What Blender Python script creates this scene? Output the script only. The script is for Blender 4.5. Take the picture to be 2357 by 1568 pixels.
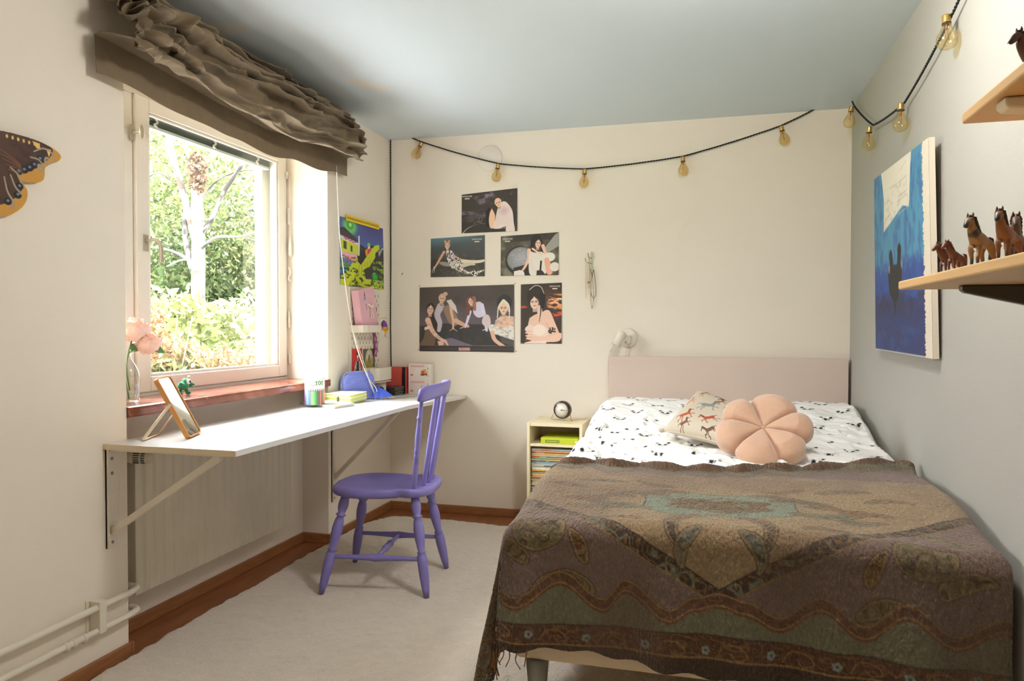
import bpy, bmesh, math, random
import numpy as np
from mathutils import Vector, Matrix, Euler, Quaternion
for _o in list(bpy.data.objects): bpy.data.objects.remove(_o)
random.seed(7); rng = np.random.default_rng(7)
SC = bpy.context.scene; COL = SC.collection
PI = math.pi
# ------------------------------------------------------------ camera
def cam_axes(yaw, pitch, roll):
    f = Vector((math.sin(yaw)*math.cos(pitch), math.cos(yaw)*math.cos(pitch), -math.sin(pitch)))
    r0 = Vector((math.cos(yaw), -math.sin(yaw), 0)); u0 = r0.cross(f)
    r = math.cos(roll)*r0 + math.sin(roll)*u0; u = -math.sin(roll)*r0 + math.cos(roll)*u0
    return r, u, f
_r, _u, _f = cam_axes(-0.26529, 0.0198, 0.00108)
cam = bpy.data.cameras.new('camera'); camo = bpy.data.objects.new('camera', cam); COL.objects.link(camo)
M = Matrix.Identity(4)
for i in range(3): M[i][0] = _r[i]; M[i][1] = _u[i]; M[i][2] = -_f[i]
M[0][3], M[1][3], M[2][3] = 1.9904, -4.3450, 1.1723
camo.matrix_world = M
cam.sensor_width = 36; cam.lens = 1696.5/2357*36; cam.clip_start = .05; cam.clip_end = 200
SC.camera = camo
# ------------------------------------------------------------ light
SC.view_settings.view_transform = 'Standard'; SC.view_settings.look = 'None'
SC.view_settings.gamma = 1; SC.view_settings.use_curve_mapping = False
SC.view_settings.exposure = EXPO = 0.94
SC.cycles.diffuse_bounces = 6; SC.cycles.max_bounces = 14; SC.cycles.transparent_max_bounces = 24; SC.cycles.sample_clamp_indirect = 6; SC.cycles.caustics_reflective = False
w = bpy.data.worlds.new('overcast_sky'); SC.world = w; w.use_nodes = True
nt = w.node_tree; bg = nt.nodes['Background']
tc = nt.nodes.new('ShaderNodeTexCoord'); sp = nt.nodes.new('ShaderNodeSeparateXYZ'); rp = nt.nodes.new('ShaderNodeValToRGB')
nt.links.new(tc.outputs['Generated'], sp.inputs[0]); nt.links.new(sp.outputs['Z'], rp.inputs[0]); nt.links.new(rp.outputs[0], bg.inputs[0])
rp.color_ramp.elements[0].position = 0.0; rp.color_ramp.elements[0].color = (.105, .108, .113, 1)
rp.color_ramp.elements[1].position = .8; rp.color_ramp.elements[1].color = (.93, .95, 1.0, 1)
bg.inputs[1].default_value = SKY = 20.5
def add_light(kind, name, loc, rot, energy, color, **kw):
    l = bpy.data.lights.new(name, kind); l.energy = energy; l.color = color
    for k, v in kw.items(): setattr(l, k, v)
    o = bpy.data.objects.new(name, l); COL.objects.link(o); o.location = loc; o.rotation_euler = rot
    return o
_d = Vector((.70, .22, -.62))
add_light('SUN', 'hazy_sun', (-6, 0, 6), _d.to_track_quat('-Z', 'Y').to_euler(), 3.4, (1, .96, .91), angle=math.radians(30))
pl = add_light('AREA', 'window_portal', (-.40, -1.35, 1.51), (0, -PI/2, 0), 1, (1, 1, 1), shape='RECTANGLE', size=1.3, size_y=1.15)
pl.data.cycles.is_portal = True
add_light('POINT', 'overhead_fill_light', (1.98, -2.33, 2.27), (0, 0, 0), 32, (1, .96, .93), shadow_soft_size=.14)  # added fill above the view, brightens back wall and ceiling; no fixture exists
add_light('POINT', 'rear_fill_light', (1.25, -4.7, 1.9), (0, 0, 0), 1.2, (1, .90, .80), shadow_soft_size=.3)  # faint added fill behind the camera, no real lamp there

# ------------------------------------------------------------ materials
MATS = {}
def s2l(c):
    c = np.asarray(c, float)
    return np.where(c <= .04045, c/12.92, ((c+.055)/1.055)**2.4)
def C8(r, g, b): return tuple(float(v) for v in s2l(np.array([r, g, b])/255.))
def mat(name, col=(200, 200, 200), rough=.6, metal=0., bump=0., bscale=40., var=0., vscale=6., attr=False, sheen=0., coat=0., spec=.5, uvb=False, stretch=(1, 1, 1)):
    if name in MATS: return MATS[name]
    m = bpy.data.materials.new(name); m.use_nodes = True; MATS[name] = m
    t = m.node_tree; N = t.nodes; L = t.links; b = N['Principled BSDF']
    b.inputs['Roughness'].default_value = rough; b.inputs['Metallic'].default_value = metal
    b.inputs['Specular IOR Level'].default_value = spec
    b.inputs['Sheen Weight'].default_value = sheen; b.inputs['Coat Weight'].default_value = coat
    src = None
    co = N.new('ShaderNodeTexCoord'); mp = N.new('ShaderNodeMapping'); L.new(co.outputs['Object'], mp.inputs[0]); mp.inputs['Scale'].default_value = stretch
    if attr:
        a = N.new('ShaderNodeAttribute'); a.attribute_name = 'Col'; src = a.outputs['Color']
    else:
        c = N.new('ShaderNodeRGB'); c.outputs[0].default_value = (*C8(*col), 1); src = c.outputs[0]
    if var > 0:
        n = N.new('ShaderNodeTexNoise'); n.inputs['Scale'].default_value = vscale; n.inputs['Detail'].default_value = 5
        L.new(mp.outputs[0], n.inputs['Vector'])
        r = N.new('ShaderNodeMapRange'); L.new(n.outputs[0], r.inputs[0]); r.inputs[1].default_value = .3; r.inputs[2].default_value = .7
        r.inputs[3].default_value = 1-var; r.inputs[4].default_value = 1+var*.4
        mx = N.new('ShaderNodeVectorMath'); mx.operation = 'SCALE'; L.new(src, mx.inputs[0]); L.new(r.outputs[0], mx.inputs['Scale']); src = mx.outputs[0]
    L.new(src, b.inputs['Base Color'])
    if bump > 0:
        n = N.new('ShaderNodeTexNoise'); n.inputs['Scale'].default_value = bscale; n.inputs['Detail'].default_value = 3
        L.new(mp.outputs[0], n.inputs['Vector'])
        bp = N.new('ShaderNodeBump'); bp.inputs['Strength'].default_value = bump; bp.inputs['Distance'].default_value = .01
        L.new(n.outputs[0], bp.inputs['Height']); L.new(bp.outputs[0], b.inputs['Normal'])
    return m
def glassy(name, tint=(1, 1, 1), gloss=.08, rough=.0):
    if name in MATS: return MATS[name]
    m = bpy.data.materials.new(name); m.use_nodes = True; MATS[name] = m
    t = m.node_tree; N = t.nodes; L = t.links; N.remove(N['Principled BSDF'])
    tr = N.new('ShaderNodeBsdfTransparent'); tr.inputs[0].default_value = (*tint, 1)
    gl = N.new('ShaderNodeBsdfGlossy'); gl.inputs['Roughness'].default_value = rough
    lw = N.new('ShaderNodeLayerWeight'); lw.inputs[0].default_value = .3
    mr = N.new('ShaderNodeMapRange'); L.new(lw.outputs['Facing'], mr.inputs[0]); mr.inputs[3].default_value = gloss*.4; mr.inputs[4].default_value = min(1, gloss*5)
    mx = N.new('ShaderNodeMixShader'); L.new(mr.outputs[0], mx.inputs[0]); L.new(tr.outputs[0], mx.inputs[1]); L.new(gl.outputs[0], mx.inputs[2])
    L.new(mx.outputs[0], N['Material Output'].inputs[0])
    return m
def leafy(name):
    if name in MATS: return MATS[name]
    m = bpy.data.materials.new(name); m.use_nodes = True; MATS[name] = m
    t = m.node_tree; N = t.nodes; L = t.links; N.remove(N['Principled BSDF'])
    a = N.new('ShaderNodeAttribute'); a.attribute_name = 'Col'
    d = N.new('ShaderNodeBsdfDiffuse'); r = N.new('ShaderNodeBsdfTranslucent'); mx = N.new('ShaderNodeMixShader'); mx.inputs[0].default_value = .5
    L.new(a.outputs[0], d.inputs[0]); L.new(a.outputs[0], r.inputs[0]); L.new(d.outputs[0], mx.inputs[1]); L.new(r.outputs[0], mx.inputs[2])
    L.new(mx.outputs[0], N['Material Output'].inputs[0])
    return m

# ------------------------------------------------------------ numpy noise
def _h(ix, iy, seed):
    n = (ix.astype(np.int64)*374761393 + iy.astype(np.int64)*668265263 + seed*1442695041) & 0x7fffffff
    n = (n ^ (n >> 13)) * 1274126177 & 0x7fffffff
    return ((n ^ (n >> 16)) & 0xffff)/65535.
def vn(x, y, seed=0):
    x = np.asarray(x, float); y = np.asarray(y, float)
    ix = np.floor(x); iy = np.floor(y); fx = x-ix; fy = y-iy
    fx = fx*fx*(3-2*fx); fy = fy*fy*(3-2*fy)
    a = _h(ix, iy, seed); b = _h(ix+1, iy, seed); c = _h(ix, iy+1, seed); d = _h(ix+1, iy+1, seed)
    return (a*(1-fx)+b*fx)*(1-fy) + (c*(1-fx)+d*fx)*fy
def fbm(x, y, seed=0, o=4):
    s = 0; a = .5
    for i in range(o): s = s + a*vn(x*2**i, y*2**i, seed+i*17); a *= .5
    return s/(1-.5**o)
def sstep(a, b, x): t = np.clip((x-a)/(b-a), 0, 1); return t*t*(3-2*t)

# ------------------------------------------------------------ painting a surface pattern point by point
class Art:
    def __init__(s, U, V, base, aa=1.):
        s.U = U; s.V = V; s.aa = aa
        s.c = np.empty(U.shape+(3,)); s.c[:] = np.array(base)/255.
    def blend(s, mask, col):
        m = np.clip(mask, 0, 1)[..., None]; s.c = s.c*(1-m) + (np.array(col)/255.)*m
    def ell(s, col, cx, cy, rx, ry, rot=0, soft=None, op=1):
        c, n = math.cos(rot), math.sin(rot); x = (s.U-cx)*c+(s.V-cy)*n; y = -(s.U-cx)*n+(s.V-cy)*c
        d = (np.sqrt((x/rx)**2+(y/ry)**2)-1)*min(rx, ry); w = soft or s.aa
        s.blend(op*(.5-d/w), col)
    def poly(s, col, pts, soft=None, op=1):
        w = soft or s.aa; P = np.array(pts, float)
        x0, y0 = P.min(0)-w*2; x1, y1 = P.max(0)+w*2
        k = (s.U > x0) & (s.U < x1) & (s.V > y0) & (s.V < y1)
        if not k.any(): return
        u = s.U[k]; v = s.V[k]; ins = np.zeros(u.shape, bool); dm = np.full(u.shape, 1e9)
        for i in range(len(P)):
            a = P[i]; b = P[(i+1) % len(P)]; e = b-a
            t = np.clip(((u-a[0])*e[0]+(v-a[1])*e[1])/max(e@e, 1e-9), 0, 1)
            dm = np.minimum(dm, np.hypot(u-a[0]-t*e[0], v-a[1]-t*e[1]))
            cr = ((a[1] > v) != (b[1] > v)) & (u < (b[0]-a[0])*(v-a[1])/((b[1]-a[1]) or 1e-9)+a[0]); ins ^= cr
        m = np.zeros(s.U.shape); m[k] = op*np.clip(.5+np.where(ins, dm, -dm)/w, 0, 1); s.blend(m, col)
    def line(s, col, wd, pts, wd2=None, soft=None, op=1):
        w = soft or s.aa; P = np.array(pts, float); wd2 = wd if wd2 is None else wd2; mx = max(wd, wd2)+w*2
        k = (s.U > P[:, 0].min()-mx) & (s.U < P[:, 0].max()+mx) & (s.V > P[:, 1].min()-mx) & (s.V < P[:, 1].max()+mx)
        if not k.any(): return
        u = s.U[k]; v = s.V[k]; dm = np.full(u.shape, -1e9); n = len(P)-1
        for i in range(n):
            a = P[i]; b = P[i+1]; e = b-a
            t = np.clip(((u-a[0])*e[0]+(v-a[1])*e[1])/max(e@e, 1e-9), 0, 1); ww = wd+(wd2-wd)*(i+t)/n
            dm = np.maximum(dm, ww/2-np.hypot(u-a[0]-t*e[0], v-a[1]-t*e[1]))
        m = np.zeros(s.U.shape); m[k] = op*np.clip(.5+dm/w, 0, 1); s.blend(m, col)
def smooth_pts(pts, n=6):
    P = [np.array(p, float) for p in pts]; P = [2*P[0]-P[1]]+P+[2*P[-1]-P[-2]]; o = []
    for i in range(1, len(P)-2):
        for k in range(n):
            t = k/n; a, b, c, d = P[i-1:i+3]
            o.append(.5*((2*b)+(-a+c)*t+(2*a-5*b+4*c-d)*t*t+(-a+3*b-3*c+d)*t**3))
    o.append(P[-2]); return o

# ------------------------------------------------------------ mesh building
def props(o, label=None, cat=None, group=None, kind=None):
    if label: o['label'] = label
    if cat: o['category'] = cat
    if group: o['group'] = group
    if kind: o['kind'] = kind
    return o
def thing(name, label, cat, loc=(0, 0, 0), rz=0, group=None):
    o = bpy.data.objects.new(name, None); COL.objects.link(o); o.empty_display_size = .05
    o.location = loc; o.rotation_euler = (0, 0, rz)
    return props(o, label, cat, group)
def attach(o, parent, world):
    if parent is not None:
        o.parent = parent
        if world: o.matrix_parent_inverse = root_matrix(parent).inverted()
def root_matrix(o):
    m = Matrix.LocRotScale(o.location, o.rotation_euler, o.scale)
    return (root_matrix(o.parent) @ o.matrix_parent_inverse @ m) if o.parent else m
class MB:
    def __init__(s): s.v = []; s.f = []; s.sm = []
    def add(s, vs, fs, smooth=False, m=None):
        k = len(s.v)
        s.v += [tuple(m @ Vector(v)) if m is not None else tuple(v) for v in vs]
        s.f += [[i+k for i in f] for f in fs]; s.sm += [smooth]*len(fs); return s
    def box(s, a, b, m=None):
        x0, y0, z0 = a; x1, y1, z1 = b
        return s.add([(x0,y0,z0),(x1,y0,z0),(x1,y1,z0),(x0,y1,z0),(x0,y0,z1),(x1,y0,z1),(x1,y1,z1),(x0,y1,z1)],
                     [(0,3,2,1),(4,5,6,7),(0,1,5,4),(1,2,6,5),(2,3,7,6),(3,0,4,7)], False, m)
    def rings(s, rings, cap=True, closed=True, smooth=True, m=None):
        n = len(rings[0]); vs = [p for r in rings for p in r]; fs = []
        for i in range(len(rings)-1):
            for j in range(n if closed else n-1):
                k = (j+1) % n; fs.append((i*n+j, i*n+k, (i+1)*n+k, (i+1)*n+j))
        if cap: fs += [tuple(range(n-1, -1, -1)), tuple(range((len(rings)-1)*n, len(rings)*n))]
        return s.add(vs, fs, smooth, m)
    def tube(s, path, r, n=10, cap=True, sy=1.):
        P = [Vector(p) for p in path]; R = r if isinstance(r, (list, tuple)) else [r]*len(P); rg = []
        t0 = (P[1]-P[0]).normalized(); up = Vector((0, 0, 1)) if abs(t0.z) < .9 else Vector((1, 0, 0))
        nrm = t0.cross(up).normalized()
        for i, p in enumerate(P):
            t = ((P[i+1] if i < len(P)-1 else p)-(P[i-1] if i else p)).normalized()
            nrm = (nrm-t*nrm.dot(t)).normalized(); bn = t.cross(nrm)
            rg.append([p+(nrm*math.cos(a)+bn*math.sin(a)*sy)*R[i] for a in [2*PI*k/n for k in range(n)]])
        return s.rings(rg, cap)
    def lathe(s, prof, n=24, m=None, cap=False, p0=None, p1=None):
        if p0 is not None:
            p0 = Vector(p0); p1 = Vector(p1); q = (p1-p0).to_track_quat('Z', 'Y'); m = Matrix.Translation(p0) @ q.to_matrix().to_4x4()
            L_ = (p1-p0).length; prof = [(r, z*L_) for r, z in prof]
        rg = [[(r*math.cos(2*PI*k/n), r*math.sin(2*PI*k/n), z) for k in range(n)] for r, z in prof]
        return s.rings(rg, cap, True, True, m)
    def prism(s, pts, z0, z1, m=None, smooth=False):
        n = len(pts)
        return s.add([(x, y, z0) for x, y in pts]+[(x, y, z1) for x, y in pts],
                     [tuple(range(n-1, -1, -1)), tuple(range(n, 2*n))]+[(i, (i+1) % n, n+(i+1) % n, n+i) for i in range(n)], smooth, m)
    def ball(s, c, r, n=14, k=9, m=None):
        rx, ry, rz = r if isinstance(r, (tuple, list)) else (r, r, r)
        rg = []
        for i in range(k+1):
            a = PI*i/k; q = max(math.sin(a), .001)
            rg.append([(c[0]+rx*q*math.cos(2*PI*j/n), c[1]+ry*q*math.sin(2*PI*j/n), c[2]-rz*math.cos(a)) for j in range(n)])
        return s.rings(rg, True, True, True, m)
    def build(s, name, mt, parent=None, world=True, bevel=0, seg=2, sub=0, solid=0, smooth=None):
        me = bpy.data.meshes.new(name); me.from_pydata(s.v, [], s.f); me.update()
        me.polygons.foreach_set('use_smooth', s.sm if smooth is None else [smooth]*len(s.f))
        o = bpy.data.objects.new(name, me); COL.objects.link(o); me.materials.append(mt); attach(o, parent, world)
        if solid: x = o.modifiers.new('solid', 'SOLIDIFY'); x.thickness = solid; x.offset = 0
        if bevel:
            x = o.modifiers.new('bevel', 'BEVEL'); x.width = bevel; x.segments = seg; x.limit_method = 'ANGLE'; x.angle_limit = math.radians(40); x.harden_normals = False
        if sub: x = o.modifiers.new('sub', 'SUBSURF'); x.levels = sub; x.render_levels = sub
        bm = bmesh.new(); bm.from_mesh(me); bmesh.ops.recalc_face_normals(bm, faces=bm.faces); bm.to_mesh(me); bm.free()
        return o
def setcol(me, rgb):
    a = me.attributes.new('Col', 'FLOAT_COLOR', 'POINT'); n = len(me.vertices)
    c = np.ones((n, 4), np.float32); c[:, :3] = s2l(np.clip(rgb.reshape(-1, 3), 0, 1)); a.data.foreach_set('color', c.ravel())
def grid(name, P, mt, parent=None, world=True, rgb=None, uv=None, smooth=True, thick=0, closed=False):
    n, m = P.shape[:2]; me = bpy.data.meshes.new(name)
    idx = np.arange(n*m).reshape(n, m)
    a = idx[:-1, :-1]; b = idx[1:, :-1]; c = idx[1:, 1:]; d = idx[:-1, 1:]
    f = np.stack([a, b, c, d], -1).reshape(-1, 4)
    if closed:
        f2 = np.stack([idx[:-1, -1], idx[1:, -1], idx[1:, 0], idx[:-1, 0]], -1); f = np.vstack([f, f2])
    me.vertices.add(n*m); me.vertices.foreach_set('co', P.reshape(-1).astype(np.float32))
    me.loops.add(f.size); me.loops.foreach_set('vertex_index', f.ravel().astype(np.int32))
    me.polygons.add(len(f)); me.polygons.foreach_set('loop_start', np.arange(0, f.size, 4, dtype=np.int32))
    me.update(calc_edges=True); me.polygons.foreach_set('use_smooth', np.full(len(f), smooth))
    if rgb is not None: setcol(me, rgb)
    if uv is not None:
        u = me.uv_layers.new(name='UVMap'); u.data.foreach_set('uv', uv.reshape(-1, 2)[f.ravel()].astype(np.float32).ravel())
    me.validate(); o = bpy.data.objects.new(name, me); COL.objects.link(o); me.materials.append(mt); attach(o, parent, world)
    if thick: x = o.modifiers.new('solid', 'SOLIDIFY'); x.thickness = thick; x.offset = -1
    return o
def lettering(text, size, mt, parent, origin, xdir, ydir, align='CENTER', name='lettering', bold=0., lift=.0006, sx=1., sp=1.):
    cu = bpy.data.curves.new('txt', 'FONT'); cu.body = text; cu.size = size; cu.align_x = align; cu.align_y = 'CENTER'; cu.offset = bold; cu.space_character = sp; cu.resolution_u = 3
    t = bpy.data.objects.new('txt', cu); COL.objects.link(t); bpy.context.view_layer.update()
    me = bpy.data.meshes.new_from_object(t.evaluated_get(bpy.context.evaluated_depsgraph_get())); bpy.data.objects.remove(t)
    me.name = name; x = Vector(xdir).normalized(); y = Vector(ydir).normalized(); z = x.cross(y)
    m = Matrix(((x.x*sx, y.x, z.x, 0), (x.y*sx, y.y, z.y, 0), (x.z*sx, y.z, z.z, 0), (0, 0, 0, 1)))
    m = Matrix.Translation(Vector(origin)+z*lift) @ m; me.transform(m); me.materials.clear(); me.materials.append(mt)
    o = bpy.data.objects.new(name, me); COL.objects.link(o); attach(o, parent, True); return o
def struct(o): o['kind'] = 'structure'; return o
def rot2(a): return Matrix.Rotation(a, 4, 'Z')
def dup(root, loc=None, rot=None, label=None, group=None):
    def cp(o, par):
        c = o.copy(); COL.objects.link(c)
        if par is not None: c.parent = par
        for ch in [x for x in bpy.data.objects if x.parent == o]: cp(ch, c)
        return c
    c = cp(root, None)
    if loc is not None: c.location = loc
    if rot is not None: c.rotation_euler = rot
    if label: c['label'] = label
    if group: c['group'] = group
    return c
# ============================================================ THE ROOM
W, H, YB = 2.712, 2.45, -5.1
ZS = .885                                   # sill top
wallm = mat('warm_white_wallpaper', (233, 223, 207), .85, bump=.12, bscale=260, spec=.2)
wallg = mat('pale_grey_wall_paint', (172, 169, 160), .8, bump=.12, bscale=260, spec=.2)
white = mat('white_gloss_paint', (216, 210, 198), .35, var=.03)
b = MB()
b.box((-.38, YB, -.1), (0, -2.2, H)).box((-.38, -.787, -.1), (0, .1, H)).box((-.38, -2.2, 2.13), (0, -.787, H)).box((-.38, -2.2, -.1), (-.157, -.787, ZS-.04))
struct(b.build('wall_left', wallm))
struct(MB().box((0, 0, -.1), (W, .12, H)).build('wall_back', wallm))
struct(MB().box((W, YB, -.1), (W+.12, .12, H)).build('wall_right', wallg))
struct(MB().box((-.38, YB-.12, -.1), (W+.12, YB, H)).build('wall_front', wallm))
wood = mat('brown_wood_floor', (138, 82, 44), .4, var=.3, vscale=9, stretch=(3, .5, 1), bump=.1, bscale=30)
base = mat('brown_wood_baseboard', (150, 98, 58), .45, var=.25, vscale=14, stretch=(1, .6, 6))
struct(MB().box((-.157, YB, -.1), (W, 0, 0)).build('floor', wood))
# ceiling: pale blue with painted clouds
n, m = 260, 170
gy, gx = np.meshgrid(np.linspace(YB, 0, n), np.linspace(0, W, m), indexing='ij')
A = Art(gx, gy, (206, 216, 221))
def cloud(cx, cy, rx, ry, ang):
    c, s_ = math.cos(ang), math.sin(ang); wob = (fbm(gx*6, gy*6, 5)-.5)*1.1
    x = (gx-cx)*c+(gy-cy)*s_; y = -(gx-cx)*s_+(gy-cy)*c
    d = (x/rx)**2+(y/ry)**2+wob
    A.blend(.75*sstep(1.3, .4, d), (222, 214, 204))
cloud(.36, -1.03, .15, .055, 1.02); cloud(.10, -1.80, .13, .06, .1); cloud(1.9, -3.2, .3, .5, .6); cloud(1.2, -4.3, .4, .25, 0)
P = np.stack([gx, gy, np.full_like(gx, H)], -1)
co = grid('ceiling', P, mat('sky_blue_ceiling_paint', attr=True, rough=.85, bump=.1, bscale=240, spec=.2), rgb=A.c, smooth=False)
co.modifiers.new('solid', 'SOLIDIFY').thickness = -.1; struct(co)
bh, bt = .05, .014
struct(MB().box((0, YB, 0), (bt, -2.2, bh)).box((-.157+.0, -2.2, 0), (-.157+bt, -.787, bh)).box((-.157+bt, -2.2, 0), (bt, -2.2+bt, bh)).box((-.157+bt, -.787-bt, 0), (0, -.787, bh)).box((0, -.787-bt, 0), (bt, -bt, bh)).build('baseboard_left', base, bevel=.003))
struct(MB().box((0, -bt, 0), (W, 0, bh)).build('baseboard_back', base, bevel=.003))
struct(MB().box((W-bt, YB, 0), (W, -bt, bh)).build('baseboard_right', base, bevel=.003))

# ---------------------------------------------------------------- window
win = props(bpy.data.objects.new('window_1', None), 'white painted casement window above the marble sill', kind='structure'); COL.objects.link(win); win.location = (-.26, -1.5, ZS)
metal = mat('brushed_nickel', (178, 170, 152), .35, metal=.5); dark = mat('black_rubber', (22, 21, 20), .6)
gum = mat('grey_rubber_gasket', (110, 104, 92), .7)
y0, y1, zt = -2.2, -.787, 2.13
f = MB()
f.box((-.33, y0, ZS-.02), (-.245, y1, ZS+.012)).box((-.33, y0, 2.10), (-.245, y1, zt)).box((-.33, y0, ZS+.012), (-.245, y0+.03, 2.10)).box((-.33, y1-.02, ZS+.012), (-.245, y1, 2.10)).box((-.33, -1.96, ZS+.012), (-.248, -1.888, 2.10))
f.box((-.245, -1.965, ZS+.012), (-.236, -1.957, 2.10))
f.build('window_frame', white, win, bevel=.003)
f = MB(); sy0, sy1, sz0, sz1 = -1.884, -.806, ZS+.016, 2.10; gy0, gy1, gz0, gz1 = -1.812, -.878, .962, 2.045
X0, X1 = -.29, -.235
f.box((X0, sy0, sz0), (X1, gy0, sz1)).box((X0, gy1, sz0), (X1, sy1, sz1)).box((X0, gy0, sz0), (X1, gy1, gz0)).box((X0, gy0, gz1), (X1, gy1, sz1))
f.build('inner_sash', white, win, bevel=.004)
f = MB(); q = .012
f.box((X1-.02, gy0, gz0), (X1-.008, gy0+q, gz1)).box((X1-.02, gy1-q, gz0), (X1-.008, gy1, gz1)).box((X1-.02, gy0+q, gz0), (X1-.008, gy1-q, gz0+q)).box((X1-.02, gy0+q, gz1-q), (X1-.008, gy1-q, gz1))
f.build('glazing_bead', white, win, bevel=.002)
f = MB(); f.box((-.37, sy0, sz0), (-.325, gy0+.005, sz1)).box((-.37, gy1-.02, sz0), (-.325, sy1, sz1)).box((-.37, gy0+.005, sz0), (-.325, gy1-.02, gz0+.004)).box((-.37, gy0+.005, gz1), (-.325, gy1-.02, sz1))
f.build('outer_sash', white, win, bevel=.004)
glass = glassy('window_glass', (.97, .99, .985), .035)
MB().box((-.262, gy0, gz0), (-.259, gy1, gz1)).build('pane', glass, win)
f = MB(); f.box((-.33, y0+.03, ZS+.012), (-.25, y0+.08, 2.10)).box((-.33, y0+.08, ZS+.012), (-.25, -1.96, .98)).box((-.33, y0+.08, 2.03), (-.25, -1.96, 2.10))
f.build('ventilation_sash', white, win, bevel=.003)
# latch knob on the mullion, handle on the sash
b = MB(); kx, ky, kz = -.235, -1.905, 1.938
b.lathe([(.0, 0), (.014, 0), (.013, .003), (.006, .004), (.005, .022), (.0, .022)], 16, p0=(kx-.012, ky, kz), p1=(kx+.018, ky, kz)) if False else None
b.box((kx-.001, ky-.011, kz-.03), (kx+.003, ky+.011, kz+.03)).tube([(kx, ky, kz), (kx+.045, ky, kz)], .005)
b.ball((kx+.048, ky, kz), (.004, .014, .03))
b.build('latch', metal, win, bevel=.001)
b = MB(); kx, ky, kz = -.2345, -1.838, 1.508
b.box((kx-.001, ky-.013, kz-.033), (kx+.004, ky+.013, kz+.033)).tube([(kx, ky, kz+.008), (kx+.03, ky, kz+.008)], .008)
b.tube(smooth_pts([(kx+.026, ky, kz+.01), (kx+.045, ky+.006, kz+.012), (kx+.055, ky+.018, kz-.005), (kx+.056, ky+.024, kz-.04), (kx+.053, ky+.024, kz-.08)]), .0085, 10)
b.build('handle', metal, win)
for k, z in enumerate((1.72, 1.16)):
    MB().tube([(-.228, -.80, z), (-.228, -.80, z+.09)], .007, 10).build('hinge', white, win)
b = MB().box((-.233, -.80, .965), (-.222, -.79, 1.02)); b.build('stay', white, win, bevel=.002)
# sill
mar = mat('red_brown_marble', attr=True, rough=.16, spec=.6)
def marble(x, y, z):
    v = fbm(x*14+3, y*14+z*10, 3, 5); base_ = np.array([128, 74, 58])+(v[..., None]-.5)*np.array([70, 60, 55])
    wx = x+z*.8; ln = np.abs(fbm(wx*5+9, y*5, 8, 4)-.5); vein = sstep(.014, .0, ln)*sstep(.5, .62, fbm(x*3, y*3+5, 2))
    w2 = sstep(.02, .0, np.abs(fbm(wx*9+1, y*9, 31, 4)-.52))*.4*sstep(.45, .6, fbm(x*6, y*6, 12))
    mv = np.clip(vein+w2, 0, 1)[..., None]; return (base_*(1-mv)+np.array([205, 180, 160])*mv)/255
ys = np.linspace(-2.2, -.787, 420); prof = [(-.25, ZS-.04), (-.25, ZS), *[(x, ZS) for x in np.linspace(-.24, -.003, 70)], (.004, ZS-.004), (.007, ZS-.01), *[(.008, z) for z in np.linspace(ZS-.012, ZS-.032, 8)], (.005, ZS-.038), (0, ZS-.04), (-.24, ZS-.04)]
px = np.array([p[0] for p in prof]); pz = np.array([p[1] for p in prof])
P = np.zeros((len(ys), len(prof), 3)); P[..., 0] = px; P[..., 1] = ys[:, None]; P[..., 2] = pz
grid('window_sill', P, mar, win, rgb=marble(P[..., 0], P[..., 1], P[..., 2]), smooth=False)
MB().box((.0005, -2.1995, ZS-.039), (.0075, -2.198, ZS-.001)).box((.0, -.787, ZS-.036), (.0085, -.775, ZS-.002)).build('sill_end', mat('dark_marble_end', (92, 56, 44), .3, var=.2), win, bevel=.003)

# ---------------------------------------------------------------- venetian blind between the panes
vb = thing('venetian_blind', 'raised grey-green venetian blind bunched at the top between the window panes', 'window blind', (-.31, -1.35, 2.0))
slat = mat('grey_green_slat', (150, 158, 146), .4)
MB().box((-.318, gy0+.004, 2.046), (-.285, gy1-.004, 2.085)).build('head_rail', slat, vb)
b = MB()
for k in range(9): b.box((-.316+.002*(k % 2), gy0+.008, 2.016+k*.0032), (-.288, gy1-.008, 2.0178+k*.0032))
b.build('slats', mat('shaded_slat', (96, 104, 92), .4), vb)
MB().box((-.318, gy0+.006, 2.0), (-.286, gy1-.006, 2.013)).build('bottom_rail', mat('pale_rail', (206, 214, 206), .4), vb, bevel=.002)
for y in (-1.72, -1.34, -1.0):
    b = MB().tube(smooth_pts([(-.283, y, 2.045), (-.281, y+.008, 2.03), (-.282, y-.008, 2.018), (-.281, y+.006, 2.008), (-.282, y, 1.998)], 4), .005, 6); b.build('lift_cord', mat('white_cord', (226, 220, 206), .7), vb)
wc = mat('white_cord', (226, 220, 206), .7)
pc = thing('blind_pull_cord', 'thin white blind cord with plastic pull hanging on the right window frame', 'cord', (-.22, -.81, 2.0))
MB().box((-.234, -.822, 1.965), (-.226, -.806, 2.0)).build('cord_guide', white, pc)
MB().tube([(-.226, -.814, 1.985), (-.214, -.808, 1.975), (-.214, -.808, 1.62)], .0016, 6).build('cord', wc, pc)
MB().lathe([(.002, 0), (.009, .1), (.008, .5), (.003, .95), (.004, 1)], 10, p0=(-.214, -.808, 1.545), p1=(-.214, -.808, 1.66)).build('pull', white, pc)
MB().tube(smooth_pts([(-.222, -.812, 1.49), (-.214, -.806, 1.46), (-.222, -.812, 1.43), (-.214, -.806, 1.41)], 5), .004, 6).build('cleat', white, pc)

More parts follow.
